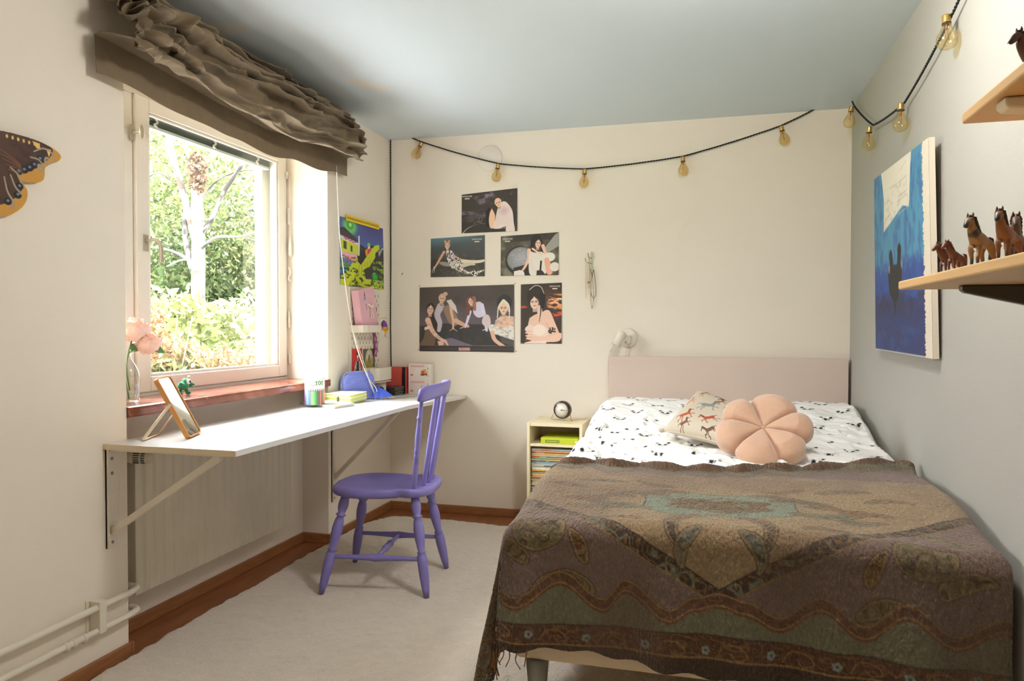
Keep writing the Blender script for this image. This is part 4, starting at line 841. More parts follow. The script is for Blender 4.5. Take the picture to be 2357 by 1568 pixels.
pz = flatcard('festival_poster', 'bright yellow-green and violet event poster pinned on the wall left of the corner', 'poster', -.655, -.11, 1.40, 1.777, .004, pc2, res=230, wave=.006)
t = thing('yellow_sign_strip', 'narrow yellow paper strip with black text above the event poster', 'sign', (.006, -.4, 1.787)); MB().box((.0105, -.60, 1.762), (.0125, -.178, 1.795)).build('strip', mat('yellow_paper', (236, 200, 40), .6), t)
b = MB(); y_ = -.592; k_ = 0
while y_ < -.19:
    if k_ % 12 == 0: b.box((.0126, y_, 1.769), (.0129, y_+.004, 1.789)); y_ += .012
    else: b.box((.0126, y_, 1.773), (.0129, y_+.0045, 1.785)); y_ += .0068+(.002 if k_ % 3 == 0 else 0)
    k_ += 1
b.build('print_marks', mat('ochre_ink', (140, 112, 20), .6), t)['kind'] = 'stuff'
# ============================================================ POSTERS ON THE BACK WALL
paper = mat('printed_paper', attr=True, rough=.45)
ink = mat('cream_ink', (214, 206, 190), .6)
def person(A, hair, skin, cx_, cy_, s, tilt=0, gaze=0):
    """small generic face: hair shape behind, oval face, brows, eyes, nose, lips"""
    c, n = math.cos(tilt), math.sin(tilt)
    def T(x, y): return (cx_+(x*c-y*n)*s, cy_+(x*n+y*c)*s)
    A.ell(hair, *T(.03, -.14), .56*s, .66*s, tilt); A.poly(tuple(q*.8 for q in skin), [T(-.2, .5), T(.22, .45), T(.26, 1.0), T(-.2, 1.0)]); A.poly(skin, smooth_pts([T(-.40, -.2), T(-.41, .15), T(-.32, .48), T(-.10, .70), T(.08, .70), T(.31, .46), T(.41, .15), T(.40, -.2), T(.2, -.52), T(-.2, -.52), T(-.40, -.2)], 4), soft=.06*s)
    A.poly(hair, smooth_pts([T(0, -.62), T(-.10, -.42), T(-.30, -.25), T(-.42, .02), T(-.50, .1), T(-.52, -.35), T(-.2, -.78), T(0, -.62)], 4), soft=.05*s); A.poly(hair, smooth_pts([T(0, -.62), T(.12, -.42), T(.30, -.25), T(.42, .02), T(.54, .1), T(.56, -.35), T(.2, -.78), T(0, -.62)], 4), soft=.05*s)
    A.ell(tuple(q*.9 for q in skin), *T(.30, .25), .12*s, .3*s, tilt, .3*s, .6)
    dk = tuple(q*.32 for q in skin)
    for e in (-.19, .19):
        A.ell(tuple(q*.72 for q in skin), *T(e, -.03), .14*s, .08*s, tilt, .1*s); A.ell((226, 216, 206), *T(e, -.01), .085*s, .035*s, tilt); A.ell(dk, *T(e+gaze*.04, -.01), .045*s, .04*s, tilt); A.line(dk, .03*s, [T(e-.10, .0), T(e-.03, -.05), T(e+.05, -.05), T(e+.10, -.01)], soft=.03*s); A.line(tuple(q*.5 for q in skin), .03*s, [T(e-.09, -.12), T(e+.08, -.14)], soft=.05*s)
    A.line(tuple(q*.78 for q in skin), .03*s, [T(.02, .04), T(.0, .22)], soft=.06*s); A.ell((168, 84, 78), *T(0, .385), .12*s, .045*s, tilt); A.line((120, 56, 52), .018*s, [T(-.11, .38), T(.11, .38)], soft=.03*s); A.ell(tuple(q*.85 for q in skin), *T(0, .27), .05*s, .02*s, tilt)
def poster(lab, x0, z0, x1, z1, w, h, paint, res=1.0, dz=(0, 0, 0, 0), name='poster', curl=.004, group='pop group posters on the back wall'):
    """x0,z0 top left; x1,z1 bottom right; drawing units w x h, y down"""
    t = thing(name, lab, 'poster', ((x0+x1)/2, 0, (z0+z1)/2), group=group)
    n, m = int(w*res)+1, int(h*res)+1
    gu, gv = np.meshgrid(np.linspace(0, 1, n), np.linspace(0, 1, m), indexing='ij'); A = Art(gu*w, gv*h, (50, 44, 38), 1.3/res); paint(A)
    X = x0+gu*(x1-x0); Z = z0+gv*(z1-z0)+(dz[0]*(1-gu)*(1-gv)+dz[1]*gu*(1-gv)+dz[2]*(1-gu)*gv+dz[3]*gu*gv)
    Y = -.0022-curl*np.abs(gu-.5)**3*8*gv-.0006*np.sin(gu*9)
    grid('print', np.stack([X, Y, Z], -1)[:, ::-1], paper, t, rgb=A.c[:, ::-1], thick=.0006); return t
def logo(t, x, z, big=False):
    lettering('DEADLINE', .0125, ink, t, (x, -.0062, z), (1, 0, 0), (0, 0, 1), bold=.0003, sp=1.12); 
    MB().box((x-.0155, -.0062, z-.0175), (x+.0155, -.0056, z-.0105)).build('logo_bar', ink, t)
def noise_bg(A, c1, c2, sc, seed=1, lo=.35, hi=.7): A.blend(sstep(lo, hi, fbm(A.U/sc, A.V/sc, seed, 5)), c2)
SK = (232, 188, 158)
def p1(A):      # 256 x 180
    A.c[:] = np.array((62, 54, 48))/255; k = sstep(.52, .78, fbm(A.U/46, A.V/22, 4, 5)); A.blend(k*.75*(A.V < 130), (128, 116, 132)); A.blend(sstep(.55, .7, fbm(A.U/16, A.V/6, 9))*k*.5*(A.V < 110), (180, 172, 186)); A.blend(.5*(A.V > 95), (44, 38, 34))
    A.line((216, 206, 176), 3, smooth_pts([(6, 180), (20, 165), (34, 155), (52, 148)]), 1.2); A.line((150, 144, 134), 1, [(52, 148), (90, 138), (110, 142), (130, 140)])
    for q_ in ([(75, 128), (86, 112), (100, 104), (104, 90)], [(75, 128), (92, 130), (96, 116), (112, 100)], [(55, 142), (70, 132), (95, 138)]): A.line((168, 158, 140), 1.6, smooth_pts(q_, 4), .8)
    A.poly((30, 26, 26), [(112, 86), (128, 70), (140, 96), (132, 150), (112, 156)]); A.poly((240, 196, 160), smooth_pts([(140, 76), (130, 96), (126, 130), (132, 160), (146, 162), (152, 140), (154, 106), (140, 76)], 5)); A.poly((234, 214, 204), smooth_pts([(176, 56), (196, 50), (214, 62), (234, 94), (240, 140), (244, 182), (206, 182), (204, 156), (176, 166), (144, 162), (154, 130), (164, 86), (176, 56)], 5))
    for k in range(12): A.line((206, 184, 182), 1.2, [(166+6*k, 80+4*k), (160+5*k, 150+k)], op=.6)
    for k in range(6): A.poly((238, 222, 214), [(172+6*k, 150), (178+6*k, 150), (176+6*k, 170-3*(k % 2))])
    A.ell((190, 150, 170), 196, 90, 18, 14, 0, 24, .5); person(A, (236, 190, 160), (242, 200, 168), 168, 54, 27, -.25)
def p2(A):      # 252 x 176
    g = np.clip(A.V/176, 0, 1)[..., None]; A.c[:] = (np.array((74, 84, 88))*(1-g)+np.array((54, 48, 40))*g)/255; A.blend(.8*sstep(60, 0, A.V+A.U*.12)*sstep(200, 60, np.abs(A.U-95)), (96, 134, 148)); A.blend(.5*(A.V > 95), (48, 42, 34)); noise_bg(A, 0, (92, 84, 66), 20, 3, .55, .9); A.blend(((fbm(A.U/2, A.V/2, 5, 2) > .78) & (A.V > 140))*.8, (190, 184, 160))
    A.ell((150, 144, 130), 68, 118, 28, 9, .25); A.line((214, 160, 128), 12, smooth_pts([(62, 64), (46, 90), (30, 116), (18, 134)], 5), 7); A.line((224, 204, 196), 5, smooth_pts([(16, 130), (10, 146), (8, 156)], 4), 2); A.line((224, 204, 196), 4, [(18, 132), (17, 156)], 1.5)
    A.line((224, 176, 146), 11, smooth_pts([(96, 64), (112, 84), (136, 98), (160, 108)], 5), 7); A.line((220, 208, 184), 17, smooth_pts([(150, 108), (190, 112), (230, 112), (252, 108)], 5), 10); A.line((206, 192, 164), 20, smooth_pts([(140, 130), (180, 122), (205, 124)], 5), 8)
    A.poly((224, 214, 216), smooth_pts([(68, 58), (92, 56), (108, 76), (116, 100), (120, 116), (92, 126), (78, 100), (70, 76), (68, 58)], 4)); A.poly((196, 192, 186), [(94, 110), (130, 98), (142, 130), (100, 140), (88, 122)]); A.poly((226, 218, 204), smooth_pts([(100, 132), (132, 100), (152, 140), (190, 158), (244, 148), (252, 152), (200, 166), (140, 156), (100, 132)], 4)); A.poly((226, 218, 204), [(180, 156), (206, 150), (222, 168), (206, 180)])
    k = (fbm(A.U/3.2, A.V/3.2, 8, 1) > .58) & (np.abs(A.c[..., 0]-.886) < .02); A.c[k] = (.14, .12, .1)
    for x in (70, 88): A.line((58, 40, 30), 4, smooth_pts([(x, 40), (x+2, 80), (x+8+(x-70)*.4, 110)], 4), 2)
    person(A, (190, 140, 104), SK, 78, 36, 23, 0)
    for e in (-9, 9): A.ell((206, 150, 116), 77+e, 18, 5, 7, e*.03)
def p3(A):      # 268 x 186
    A.c[:] = np.array((78, 72, 60))/255; noise_bg(A, 0, (126, 122, 104), 40, 6, .4, .75); A.blend(.85*(A.V < 30)*sstep(0, 60, A.U-20), (54, 48, 44))
    A.ell((46, 42, 38), 84, 116, 62, 66); A.ell((134, 132, 130), 92, 112, 62, 56); A.ell((172, 170, 180), 96, 106, 42, 38, 0, 40, .7); A.blend(.5*sstep(.55, .75, fbm(A.U/3, A.V/3, 4, 2))*(np.hypot(A.U-92, (A.V-112)*1.1) < 54), (214, 210, 214)); A.poly((158, 156, 146), [(200, 70), (250, 10), (268, 0), (268, 60), (215, 90)]); A.poly((50, 44, 40), [(60, 150), (140, 130), (200, 150), (220, 186), (60, 186)])
    A.line((40, 32, 28), 20, smooth_pts([(150, 26), (146, 80), (150, 130), (154, 176)], 4), 8); A.line((40, 32, 28), 20, [(186, 40), (192, 80)], 8)
    A.line((236, 190, 164), 17, smooth_pts([(132, 72), (130, 110), (112, 148), (96, 168)], 5), 8); A.poly((236, 222, 214), [(62, 166), (90, 160), (108, 168), (112, 186), (62, 186)]); A.line((236, 190, 164), 16, smooth_pts([(196, 56), (208, 90), (214, 110)], 4), 12); A.poly((232, 222, 208), smooth_pts([(134, 74), (160, 84), (190, 82), (210, 110), (206, 186), (140, 186), (130, 130), (134, 74)], 4)); A.ell((234, 226, 212), 226, 106, 26, 20); A.line((238, 176, 150), 24, [(214, 120), (226, 170)], 30); A.ell((232, 222, 208), 250, 150, 22, 20); A.line((240, 196, 168), 9, smooth_pts([(148, 66), (168, 80), (190, 92)], 4), 6)
    for k in range(5): A.line((226, 216, 200), 1.6, smooth_pts([(136+2*k, 110), (140+3*k, 150), (160+4*k, 178)], 4))
    A.poly((34, 28, 26), [(184, 120), (192, 122), (188, 166), (180, 166)]); A.poly((54, 46, 42), [(168, 164), (192, 164), (210, 186), (166, 186)])
    person(A, (44, 36, 32), (242, 202, 178), 174, 42, 30, .12); A.ell((44, 36, 32), 166, 16, 20, 12)
def p4(A):      # 436 x 304
    A.c[:] = np.array((74, 64, 58))/255; A.blend(sstep(60, 190, A.V)*sstep(330, 120, A.V)*.7, (104, 92, 108)); noise_bg(A, 0, (60, 54, 50), 60, 2, .5, .9); A.poly((44, 40, 38), [(0, 186), (100, 172), (330, 180), (436, 230), (436, 280), (0, 280)]); A.blend(.5*(fbm(A.U/30, A.V/50, 8) > .55)*(A.V > 190), (58, 52, 52)); A.poly((112, 100, 116), [(100, 250), (150, 240), (260, 280), (110, 280)]); A.line((60, 54, 56), 1.5, [(206, 10), (212, 300)])
    # left sitter
    A.line((40, 30, 28), 34, smooth_pts([(60, 110), (70, 160), (78, 220), (70, 250)], 4), 26); A.poly((112, 90, 70), smooth_pts([(30, 190), (60, 186), (76, 230), (66, 280), (0, 282), (20, 240), (30, 190)], 4)); A.line((224, 180, 156), 26, smooth_pts([(40, 156), (58, 200), (86, 236), (124, 258)], 5), 12); A.line((224, 180, 156), 11, [(122, 256), (136, 280)], 7); A.poly((230, 200, 186), [(24, 190), (48, 182), (52, 196), (24, 204)]); A.poly((222, 178, 152), [(84, 256), (120, 252), (110, 280), (92, 280)])
    person(A, (44, 32, 30), (228, 186, 162), 52, 104, 36, .1)
    # second, kneeling
    A.line((188, 176, 186), 34, smooth_pts([(100, 92), (84, 130), (96, 170), (92, 204)], 5), 18); A.poly((140, 112, 90), smooth_pts([(108, 100), (140, 84), (160, 110), (184, 160), (170, 184), (140, 170), (120, 130), (108, 100)], 4)); A.line((214, 172, 146), 15, smooth_pts([(146, 74), (150, 120), (158, 160), (158, 196)], 5), 8); A.line((214, 172, 146), 4, [(158, 196), (142, 208)], 2); A.line((214, 172, 146), 4, [(158, 196), (178, 210)], 2); A.line((206, 160, 132), 22, smooth_pts([(170, 160), (200, 176), (226, 186)], 4), 14); A.poly((206, 196, 192), [(126, 66), (148, 60), (170, 90), (180, 130), (160, 110), (140, 86)])
    person(A, (196, 160, 136), (216, 176, 150), 106, 56, 30, .1); A.ell((196, 160, 136), 122, 34, 11, 9); A.line((90, 74, 60), 2.5, [(96, 84), (108, 90), (122, 84)])
    # third, red-haired in white
    A.line((214, 204, 226), 14, smooth_pts([(236, 120), (224, 160), (214, 190)], 4), 9); A.poly((206, 198, 214), smooth_pts([(262, 76), (286, 76), (300, 110), (296, 140), (270, 146), (250, 120), (262, 76)], 4)); A.line((214, 206, 228), 18, smooth_pts([(290, 90), (302, 140), (310, 190), (312, 206)], 5), 11); A.poly((206, 190, 186), smooth_pts([(300, 130), (324, 140), (330, 180), (310, 190), (290, 170), (300, 130)], 4)); A.line((150, 96, 70), 22, [(252, 60), (258, 110)], 12); A.line((110, 62, 46), 26, [(230, 70), (226, 130)], 14); A.line((224, 214, 220), 4, [(308, 200), (294, 206)], 3)
    person(A, (120, 66, 50), (232, 190, 166), 238, 70, 26, -.2); A.line((224, 178, 154), 5, [(212, 188), (190, 196)], 3)
    # right, platinum hair and satin
    A.poly((226, 184, 156), smooth_pts([(352, 160), (380, 140), (410, 142), (436, 150), (436, 210), (350, 210), (352, 160)], 4)); A.poly((224, 218, 206), smooth_pts([(318, 190), (340, 178), (380, 196), (436, 186), (436, 250), (400, 240), (360, 226), (330, 216), (318, 190)], 4)); A.blend(((fbm(A.U/14, A.V/8, 12) > .56) & (np.abs(A.c[..., 0]-.878) < .02))*.6, (158, 150, 138)); A.poly((80, 74, 70), [(370, 232), (436, 250), (436, 276), (380, 262)]); A.line((222, 178, 150), 20, smooth_pts([(338, 216), (350, 250), (394, 282)], 4), 14)
    A.ell((40, 34, 32), 392, 80, 34, 36); person(A, (222, 208, 178), (230, 190, 162), 388, 106, 40, 0, -1); A.line((230, 218, 190), 8, smooth_pts([(386, 70), (366, 100), (360, 150)], 4), 4); A.line((230, 218, 190), 8, smooth_pts([(390, 70), (412, 96), (414, 150)], 4), 4); A.ell((236, 230, 220), 413, 118, 4, 4)
    A.poly((50, 42, 38), [(0, 276), (436, 276), (436, 304), (0, 304)]); A.line((150, 118, 96), 1.6, [(0, 276), (436, 276)]); A.line((120, 92, 66), 1.3, [(8, 292), (180, 292)]); A.line((120, 92, 66), 1.3, [(240, 292), (428, 292)])
    A.poly((214, 170, 166), [(184, 285), (236, 285), (236, 300), (184, 300)]); A.poly((150, 50, 56), [(186, 287), (234, 287), (234, 298), (186, 298)])
    A.line((190, 176, 150), 2, [(0, 0), (0, 304)]); A.line((190, 176, 150), 2, [(0, 0), (436, 0)]); A.line((190, 176, 150), 2, [(436, 0), (436, 304)])
def p5(A):      # 186 x 276
    A.c[:] = np.array((62, 52, 42))/255; noise_bg(A, 0, (82, 56, 42), 40, 3, .45, .8)
    k = fbm(A.U/26, A.V/9, 5, 4); A.blend(sstep(.42, .6, k)*sstep(110, 135, A.U)*sstep(44, 56, A.V)*sstep(112, 96, A.V-.1*A.U), (236, 150, 96)); A.blend(sstep(.5, .7, k)*sstep(120, 150, A.U)*sstep(52, 60, A.V)*sstep(105, 90, A.V), (246, 214, 176)); A.blend(sstep(.35, .55, k)*sstep(120, 150, A.U)*sstep(128, 134, A.V)*sstep(156, 148, A.V), (206, 84, 60)); A.ell((206, 74, 54), 12, 106, 17, 5, 0, 5)
    A.ell((48, 40, 32), 66, 58, 38, 50); A.ell((36, 30, 28), 96, 72, 16, 46)
    A.poly((234, 194, 170), smooth_pts([(40, 158), (66, 142), (96, 132), (116, 122), (134, 130), (156, 180), (176, 230), (182, 256), (160, 268), (100, 268), (50, 272), (34, 200), (40, 158)], 5)); A.line((234, 196, 172), 22, [(84, 110), (90, 150)], 26)
    A.poly((238, 214, 198), smooth_pts([(20, 204), (40, 188), (60, 196), (80, 190), (110, 200), (126, 216), (120, 240), (60, 244), (30, 230), (20, 204)], 5)); A.ell((244, 224, 206), 84, 214, 28, 26); A.line((240, 198, 172), 26, smooth_pts([(178, 240), (140, 254), (90, 258), (40, 246)], 5), 26)
    A.line((196, 150, 126), 2, smooth_pts([(116, 180), (130, 210), (128, 232)], 4)); 
    for k in range(4): A.line((244, 206, 182), 9, [(52-4*k, 214+13*k), (20+2*k, 212+14*k)], 5); A.line((176, 130, 106), 1.4, [(50, 221+13*k), (22, 219+14*k)])
    A.blend((fbm(A.U/5, A.V/5, 7, 3) > .45)*(np.hypot((A.U-142)/20, (A.V-216)/15) < 1), (50, 42, 36)); A.poly((242, 220, 206), [(18, 272), (40, 266), (116, 262), (116, 276), (18, 276)])
    person(A, (50, 42, 34), (238, 200, 178), 62, 84, 46, -.05); A.ell((50, 42, 34), 66, 30, 34, 22); A.line((42, 34, 30), 8, smooth_pts([(86, 50), (92, 100), (90, 140), (84, 176)], 5), 2); A.line((206, 196, 186), 4, smooth_pts([(40, 26), (66, 8), (92, 16), (106, 46)], 5), 3)
P1 = poster('topmost dark landscape poster of a blond person in a pale fringed coat', .487, 1.997, .843, 1.749, 256, 180, p1, 1.0, (-.012, .012, -.003, 0)); logo(P1, .487+.036, 1.972)
P2 = poster('landscape poster of a person reclining in a spotted skirt, middle row', .282, 1.725, .636, 1.478, 252, 176, p2, 1.0, (-.006, .006, 0, 0)); logo(P2, .587, 1.706)
P3 = poster('landscape poster of a dark-haired person before a grey sphere, middle row', .739, 1.728, 1.10, 1.478, 268, 186, p3, 1.0, (-.008, .006, 0, 0)); logo(P3, .783, 1.702)
P4 = poster('largest poster, four people posing on a black mirror floor, low on the left', .205, 1.420, .825, 1.012, 436, 304, p4, .8, (-.006, .006, 0, 0)); 
lettering('BLACKPINK', .0125, ink, P4, (.205+.620*210/436, -.0042, 1.420-.408*292.5/304), (1, 0, 0), (0, 0, 1), bold=.0006)
P5 = poster('upright poster of a dark-haired person before an orange sky', .866, 1.428, 1.119, 1.066, 186, 276, p5, 1.0, (-.004, .004, 0, 0)); logo(P5, 1.077, 1.410)
pin = mat('dark_pin', (40, 34, 28), .4, metal=.5)
for k, (x, z, lab) in enumerate([(.205, 1.424, 'small pin at the upper left corner of the largest poster'), (.828, 1.432, 'small pin at the upper right corner of the largest poster'), (.196, 1.024, 'small pin beside the lower left corner of the largest poster'), (.836, 1.02, 'small pin beside the lower right corner of the largest poster')]):
    t = thing('wall_pin', lab, 'pin', (x, 0, z), group='pins around the largest poster'); MB().tube([(x, -.0005, z), (x+.004, -.012, z-.002)], .0012, 6).ball((x+.004, -.012, z-.002), .003, 8, 5).build('pin', pin, t)
t = thing('wall_hook', 'tiny dark nail in the bare wall left of the posters', 'nail', (.09, 0, 1.5)); MB().tube([(.09, -.0005, 1.505), (.091, -.01, 1.506)], .0016, 6).tube([(.091, -.01, 1.506), (.088, -.011, 1.495)], .0016, 6).build('nail', pin, t)

# ---------------------------------------------------------------- jewellery holder
jh = thing('jewellery_hanger', 'narrow acrylic strip with hooks for necklaces on the back wall', 'hanger', (1.305, 0, 1.5))
acr = mat('frosted_grey_acrylic', (196, 194, 176), .3); gold = mat('old_gold', (176, 146, 92), .35, metal=.7); brn = mat('brown_leather_cord', (92, 70, 52), .6); pearl = mat('cream_pearl', (226, 210, 176), .35)
MB().box((1.292, -.004, 1.47), (1.308, -.0008, 1.612)).build('strip', acr, jh, bevel=.002)
for k, (x, z) in enumerate([(1.284, 1.585), (1.318, 1.583), (1.268, 1.555), (1.315, 1.50), (1.298, 1.492)]):
    MB().tube(smooth_pts([(1.30, -.003, z-.012), (x, -.012, z-.006), (x-.002, -.022, z+.008), (x+.006 if k % 2 else x-.006, -.02, z+.018)], 4), .0022, 6).build('hook', pearl if k % 2 else gold, jh)
def chain(lab, x, z, w_, l_, r_, m_, bead=0, pend=None):
    t = thing('necklace', lab, 'necklace', (x, 0, z), group='necklaces hanging on the acrylic strip')
    pts = smooth_pts([(x, -.020, z), (x-w_*.45, -.017, z-l_*.4), (x-w_*.5, -.012, z-l_*.85), (x, -.012, z-l_), (x+w_*.5, -.012, z-l_*.85), (x+w_*.4, -.017, z-l_*.4), (x+.003, -.020, z)], 7)
    MB().tube(pts, r_, 6).build('chain', m_, t)
    if bead:
        b = MB()
        for q_ in pts[::bead]: b.ball(tuple(q_), r_*1.7, 8, 5)
        o = b.build('beads', pearl, t); o['kind'] = 'stuff'
    if pend: MB().ball((x, -.014, z-l_-.006), pend, 8, 6).build('pendant', gold, t)
chain('brown leather cord necklace, rightmost on the acrylic strip', 1.312, 1.502, .028, .163, .0016, brn, 0, (.003, .003, .006))
chain('gold chain necklace with a white drop, longest of the hanging necklaces', 1.304, 1.49, .014, .20, .0014, gold, 3, (.004, .003, .009))
chain('beaded cream necklace, leftmost on the acrylic strip', 1.268, 1.555, .005, .215, .0016, pearl, 2)
chain('fine gold chain with a small brown charm, second from the left', 1.284, 1.575, .016, .18, .0009, gold, 0)
t = thing('charm', 'small brown heart charm hanging between the left necklaces', 'charm', (1.284, 0, 1.44)); MB().ball((1.281, -.014, 1.432), (.004, .002, .004), 8, 6).ball((1.287, -.014, 1.432), (.004, .002, .004), 8, 6).ball((1.284, -.014, 1.428), (.004, .002, .005), 8, 6).tube([(1.284, -.013, 1.434), (1.286, -.012, 1.545)], .0006, 5).build('heart', mat('copper_charm', (160, 110, 76), .4, metal=.5), t)

# ---------------------------------------------------------------- wall lamp, round cover
lm = mat('ivory_lamp_enamel', (224, 216, 198), .35)
wl = thing('wall_lamp', 'small ivory wall lamp with a cylindrical head above the headboard', 'lamp', (1.513, 0, 1.10))
RY = Matrix.Rotation(math.radians(90), 4, 'X')
MB().lathe([(0, 0), (.056, 0), (.057, .004), (.055, .012), (.05, .016), (0, .016)], 40, m=Matrix.Translation((1.513, -.0005, 1.103)) @ RY).build('base', lm, wl)
c0 = Vector((1.478, -.082, 1.145)); c1 = Vector((1.432, -.094, 1.058)); d = (c1-c0).normalized(); c0 = Vector((1.497, -.078, 1.142)); c1 = c0+d*.095
MB().lathe([(0, 0), (.012, .0), (.022, .06), (.026, .14), (.027, .25), (.027, 1), (.025, 1), (.025, .3), (0, .28)], 28, p0=c0, p1=c1).build('head', lm, wl)
MB().box((1.502, -.062, 1.070), (1.535, -.016, 1.118)).build('arm', lm, wl, bevel=.004)
MB().ball((1.508, -.066, 1.078), (.006, .006, .006), 10, 6).build('knob', metal, wl)
MB().tube([c1-d*.02+Vector((-.012, 0, 0)), c1+d*.035+Vector((-.012, 0, 0))], .0012, 6).ball(c1+d*.036+Vector((-.012, 0, 0)), .0024, 8, 5).build('switch_rod', metal, wl)
MB().tube(smooth_pts([(1.510, -.010, 1.050), (1.507, -.014, 1.035), (1.504, -.012, 1.015), (1.504, -.012, 1.001)], 4), .0028, 8).build('cable', lm, wl)
dc = thing('ceiling_hook_cover', 'pale round cover plate high on the back wall behind the string lights', 'cover', (.667, 0, 2.2)); MB().lathe([(0, 0), (.079, 0), (.079, .004), (.076, .007), (0, .008)], 48, m=Matrix.Translation((.667, -.0005, 2.20)) @ RY).build('disc', mat('pale_blue_white_plastic', (230, 222, 208), .5), dc)

# ============================================================ STRING LIGHTS
slt = thing('string_lights', 'black twisted cord of amber glass bulbs strung high along two walls', 'string lights', (1.3, -.02, 2.1))
cord = mat('black_textile_cord', (34, 32, 28), .85, bump=.4, bscale=400); brass = mat('brass_socket', (196, 160, 90), .3, metal=.75); amb = glassy('amber_bulb_glass', (.97, .88, .66), .10)
cp = [(.022, -.03, .905), (.018, -.03, 1.2), (.018, -.022, 1.6), (.018, -.022, 2.1), (.018, -.022, 2.425)]
tw = []
back = [(.018, -.022, 2.43), (.232, -.022, 2.322), (.731, -.022, 2.159), (1.262, -.022, 2.098), (1.823, -.022, 2.139), (2.347, -.022, 2.275), (2.689, -.022, 2.441)]
side = [(2.690, -.05, 2.43), (2.690, -.19, 2.31), (2.690, -.667, 2.086), (2.690, -1.235, 2.023), (2.690, -1.76, 2.112), (2.690, -2.05, 2.21), (2.690, -2.5, 2.40)]
def sagged(a, b_, s):
    a = Vector(a); b_ = Vector(b_); return [a.lerp(b_, f_)-Vector((0, 0, s*4*f_*(1-f_))) for f_ in np.linspace(0, 1, 9)[:-1]]
path = []
for a, b_ in zip(cp[:-1], cp[1:]): path += sagged(a, b_, 0)
pk_ = []
for a, b_ in zip(back[:-1], back[1:]): pk_ += sagged(a, b_, .006)
for a, b_ in zip([back[-1]]+side[:-1], side): pk_ += sagged(a, b_, .008)
pk_.append(Vector(side[-1])); full = path+pk_
def twisted(pts, r_, off):
    b = MB()
    for ph_ in (0, PI):
        q = []; L_ = 0
        dense = []
        for a, c in zip(pts[:-1], pts[1:]):
            k = max(1, int((c-a).length/.006)); dense += [a.lerp(c, i/k) for i in range(k)]
        dense.append(pts[-1])
        for i, p_ in enumerate(dense):
            t_ = (dense[min(i+1, len(dense)-1)]-dense[max(0, i-1)]).normalized(); L_ += .006; s1 = t_.cross(Vector((.3, -.9, .2))).normalized(); s2 = t_.cross(s1); a = L_/.030*2*PI+ph_
            q.append(p_+(s1*math.cos(a)+s2*math.sin(a))*off)
        b.tube(q, r_, 5)
    return b
twisted(full, .0028, .0022).build('cord', cord, slt)
def bulb_at(p, axis):
    p = Vector(p); q = Vector(axis).normalized(); q = (-q).to_track_quat('Z', 'Y')
    return p, q
sock_mb = MB().lathe([(0, .002), (.011, .0), (.0125, -.003), (.0115, -.006), (.0128, -.009), (.0118, -.012), (.0128, -.015), (.0118, -.018), (.0128, -.021), (.012, -.026), (0, -.026)], 20)
s0 = sock_mb.build('socket', brass, slt, world=False)
r0_ = MB().lathe([(.0132, -.0262), (.0138, -.0275), (.0132, -.029)], 20).build('collar', dark, s0, world=False)
g0 = MB().lathe([(.0118, -.026), (.0125, -.032), (.015, -.042), (.022, -.055), (.0285, -.066), (.030, -.078), (.0285, -.090), (.022, -.101), (.011, -.1075), (.0, -.109)], 28).build('glass_bulb', amb, s0, world=False)
f0 = MB().tube([(.003, 0, -.028), (.003, 0, -.05), (.005, 0, -.075), (-.004, 0, -.055), (-.006, 0, -.08), (-.003, 0, -.05), (-.003, 0, -.028)], .0009, 5).tube([(0, 0, -.027), (0, 0, -.045)], .0035, 8).build('filament', mat('copper_filament', (190, 130, 80), .4, metal=.6), s0, world=False)
inv = Matrix.Translation(slt.location).inverted()
spots = [((.232, -.030, 2.317), (-.45, -.05, -1)), ((.731, -.034, 2.154), (-.15, 0, -1)), ((1.262, -.034, 2.093), (-.07, 0, -1)), ((1.823, -.034, 2.134), (.05, 0, -1)), ((2.347, -.034, 2.270), (.25, 0, -1)), ((2.672, -.225, 2.30), (-.08, .3, -1)), ((2.676, -.660, 2.082), (-.03, .12, -1)), ((2.676, -1.238, 2.020), (0, 0, -1)), ((2.676, -1.80, 2.125), (0, -.12, -1))]
for i, (p_, ax) in enumerate(spots):
    s = s0 if i == 0 else s0.copy()
    if i:
        COL.objects.link(s); s.parent = slt
        for ch_ in (r0_, g0, f0): c = ch_.copy(); COL.objects.link(c); c.parent = s
    s.matrix_parent_inverse = Matrix.Identity(4); p_, q = bulb_at(p_, ax); s.rotation_mode = 'QUATERNION'; s.location = p_-slt.location; s.rotation_quaternion = q
wh = mat('white_hook', (230, 226, 214), .4)
for p_, lab in (((.019, -.018, 2.433), 'tiny white hook holding the cord in the left ceiling corner'), ((2.692, -.018, 2.441), 'tiny white hook holding the cord in the right ceiling corner')):
    t = thing('cord_hook', lab, 'hook', p_, group='white cord hooks in the corners'); MB().box((p_[0]-.005, -.016, p_[2]-.006), (p_[0]+.005, -.0005, p_[2]+.006)).build('hook', wh, t, bevel=.002)

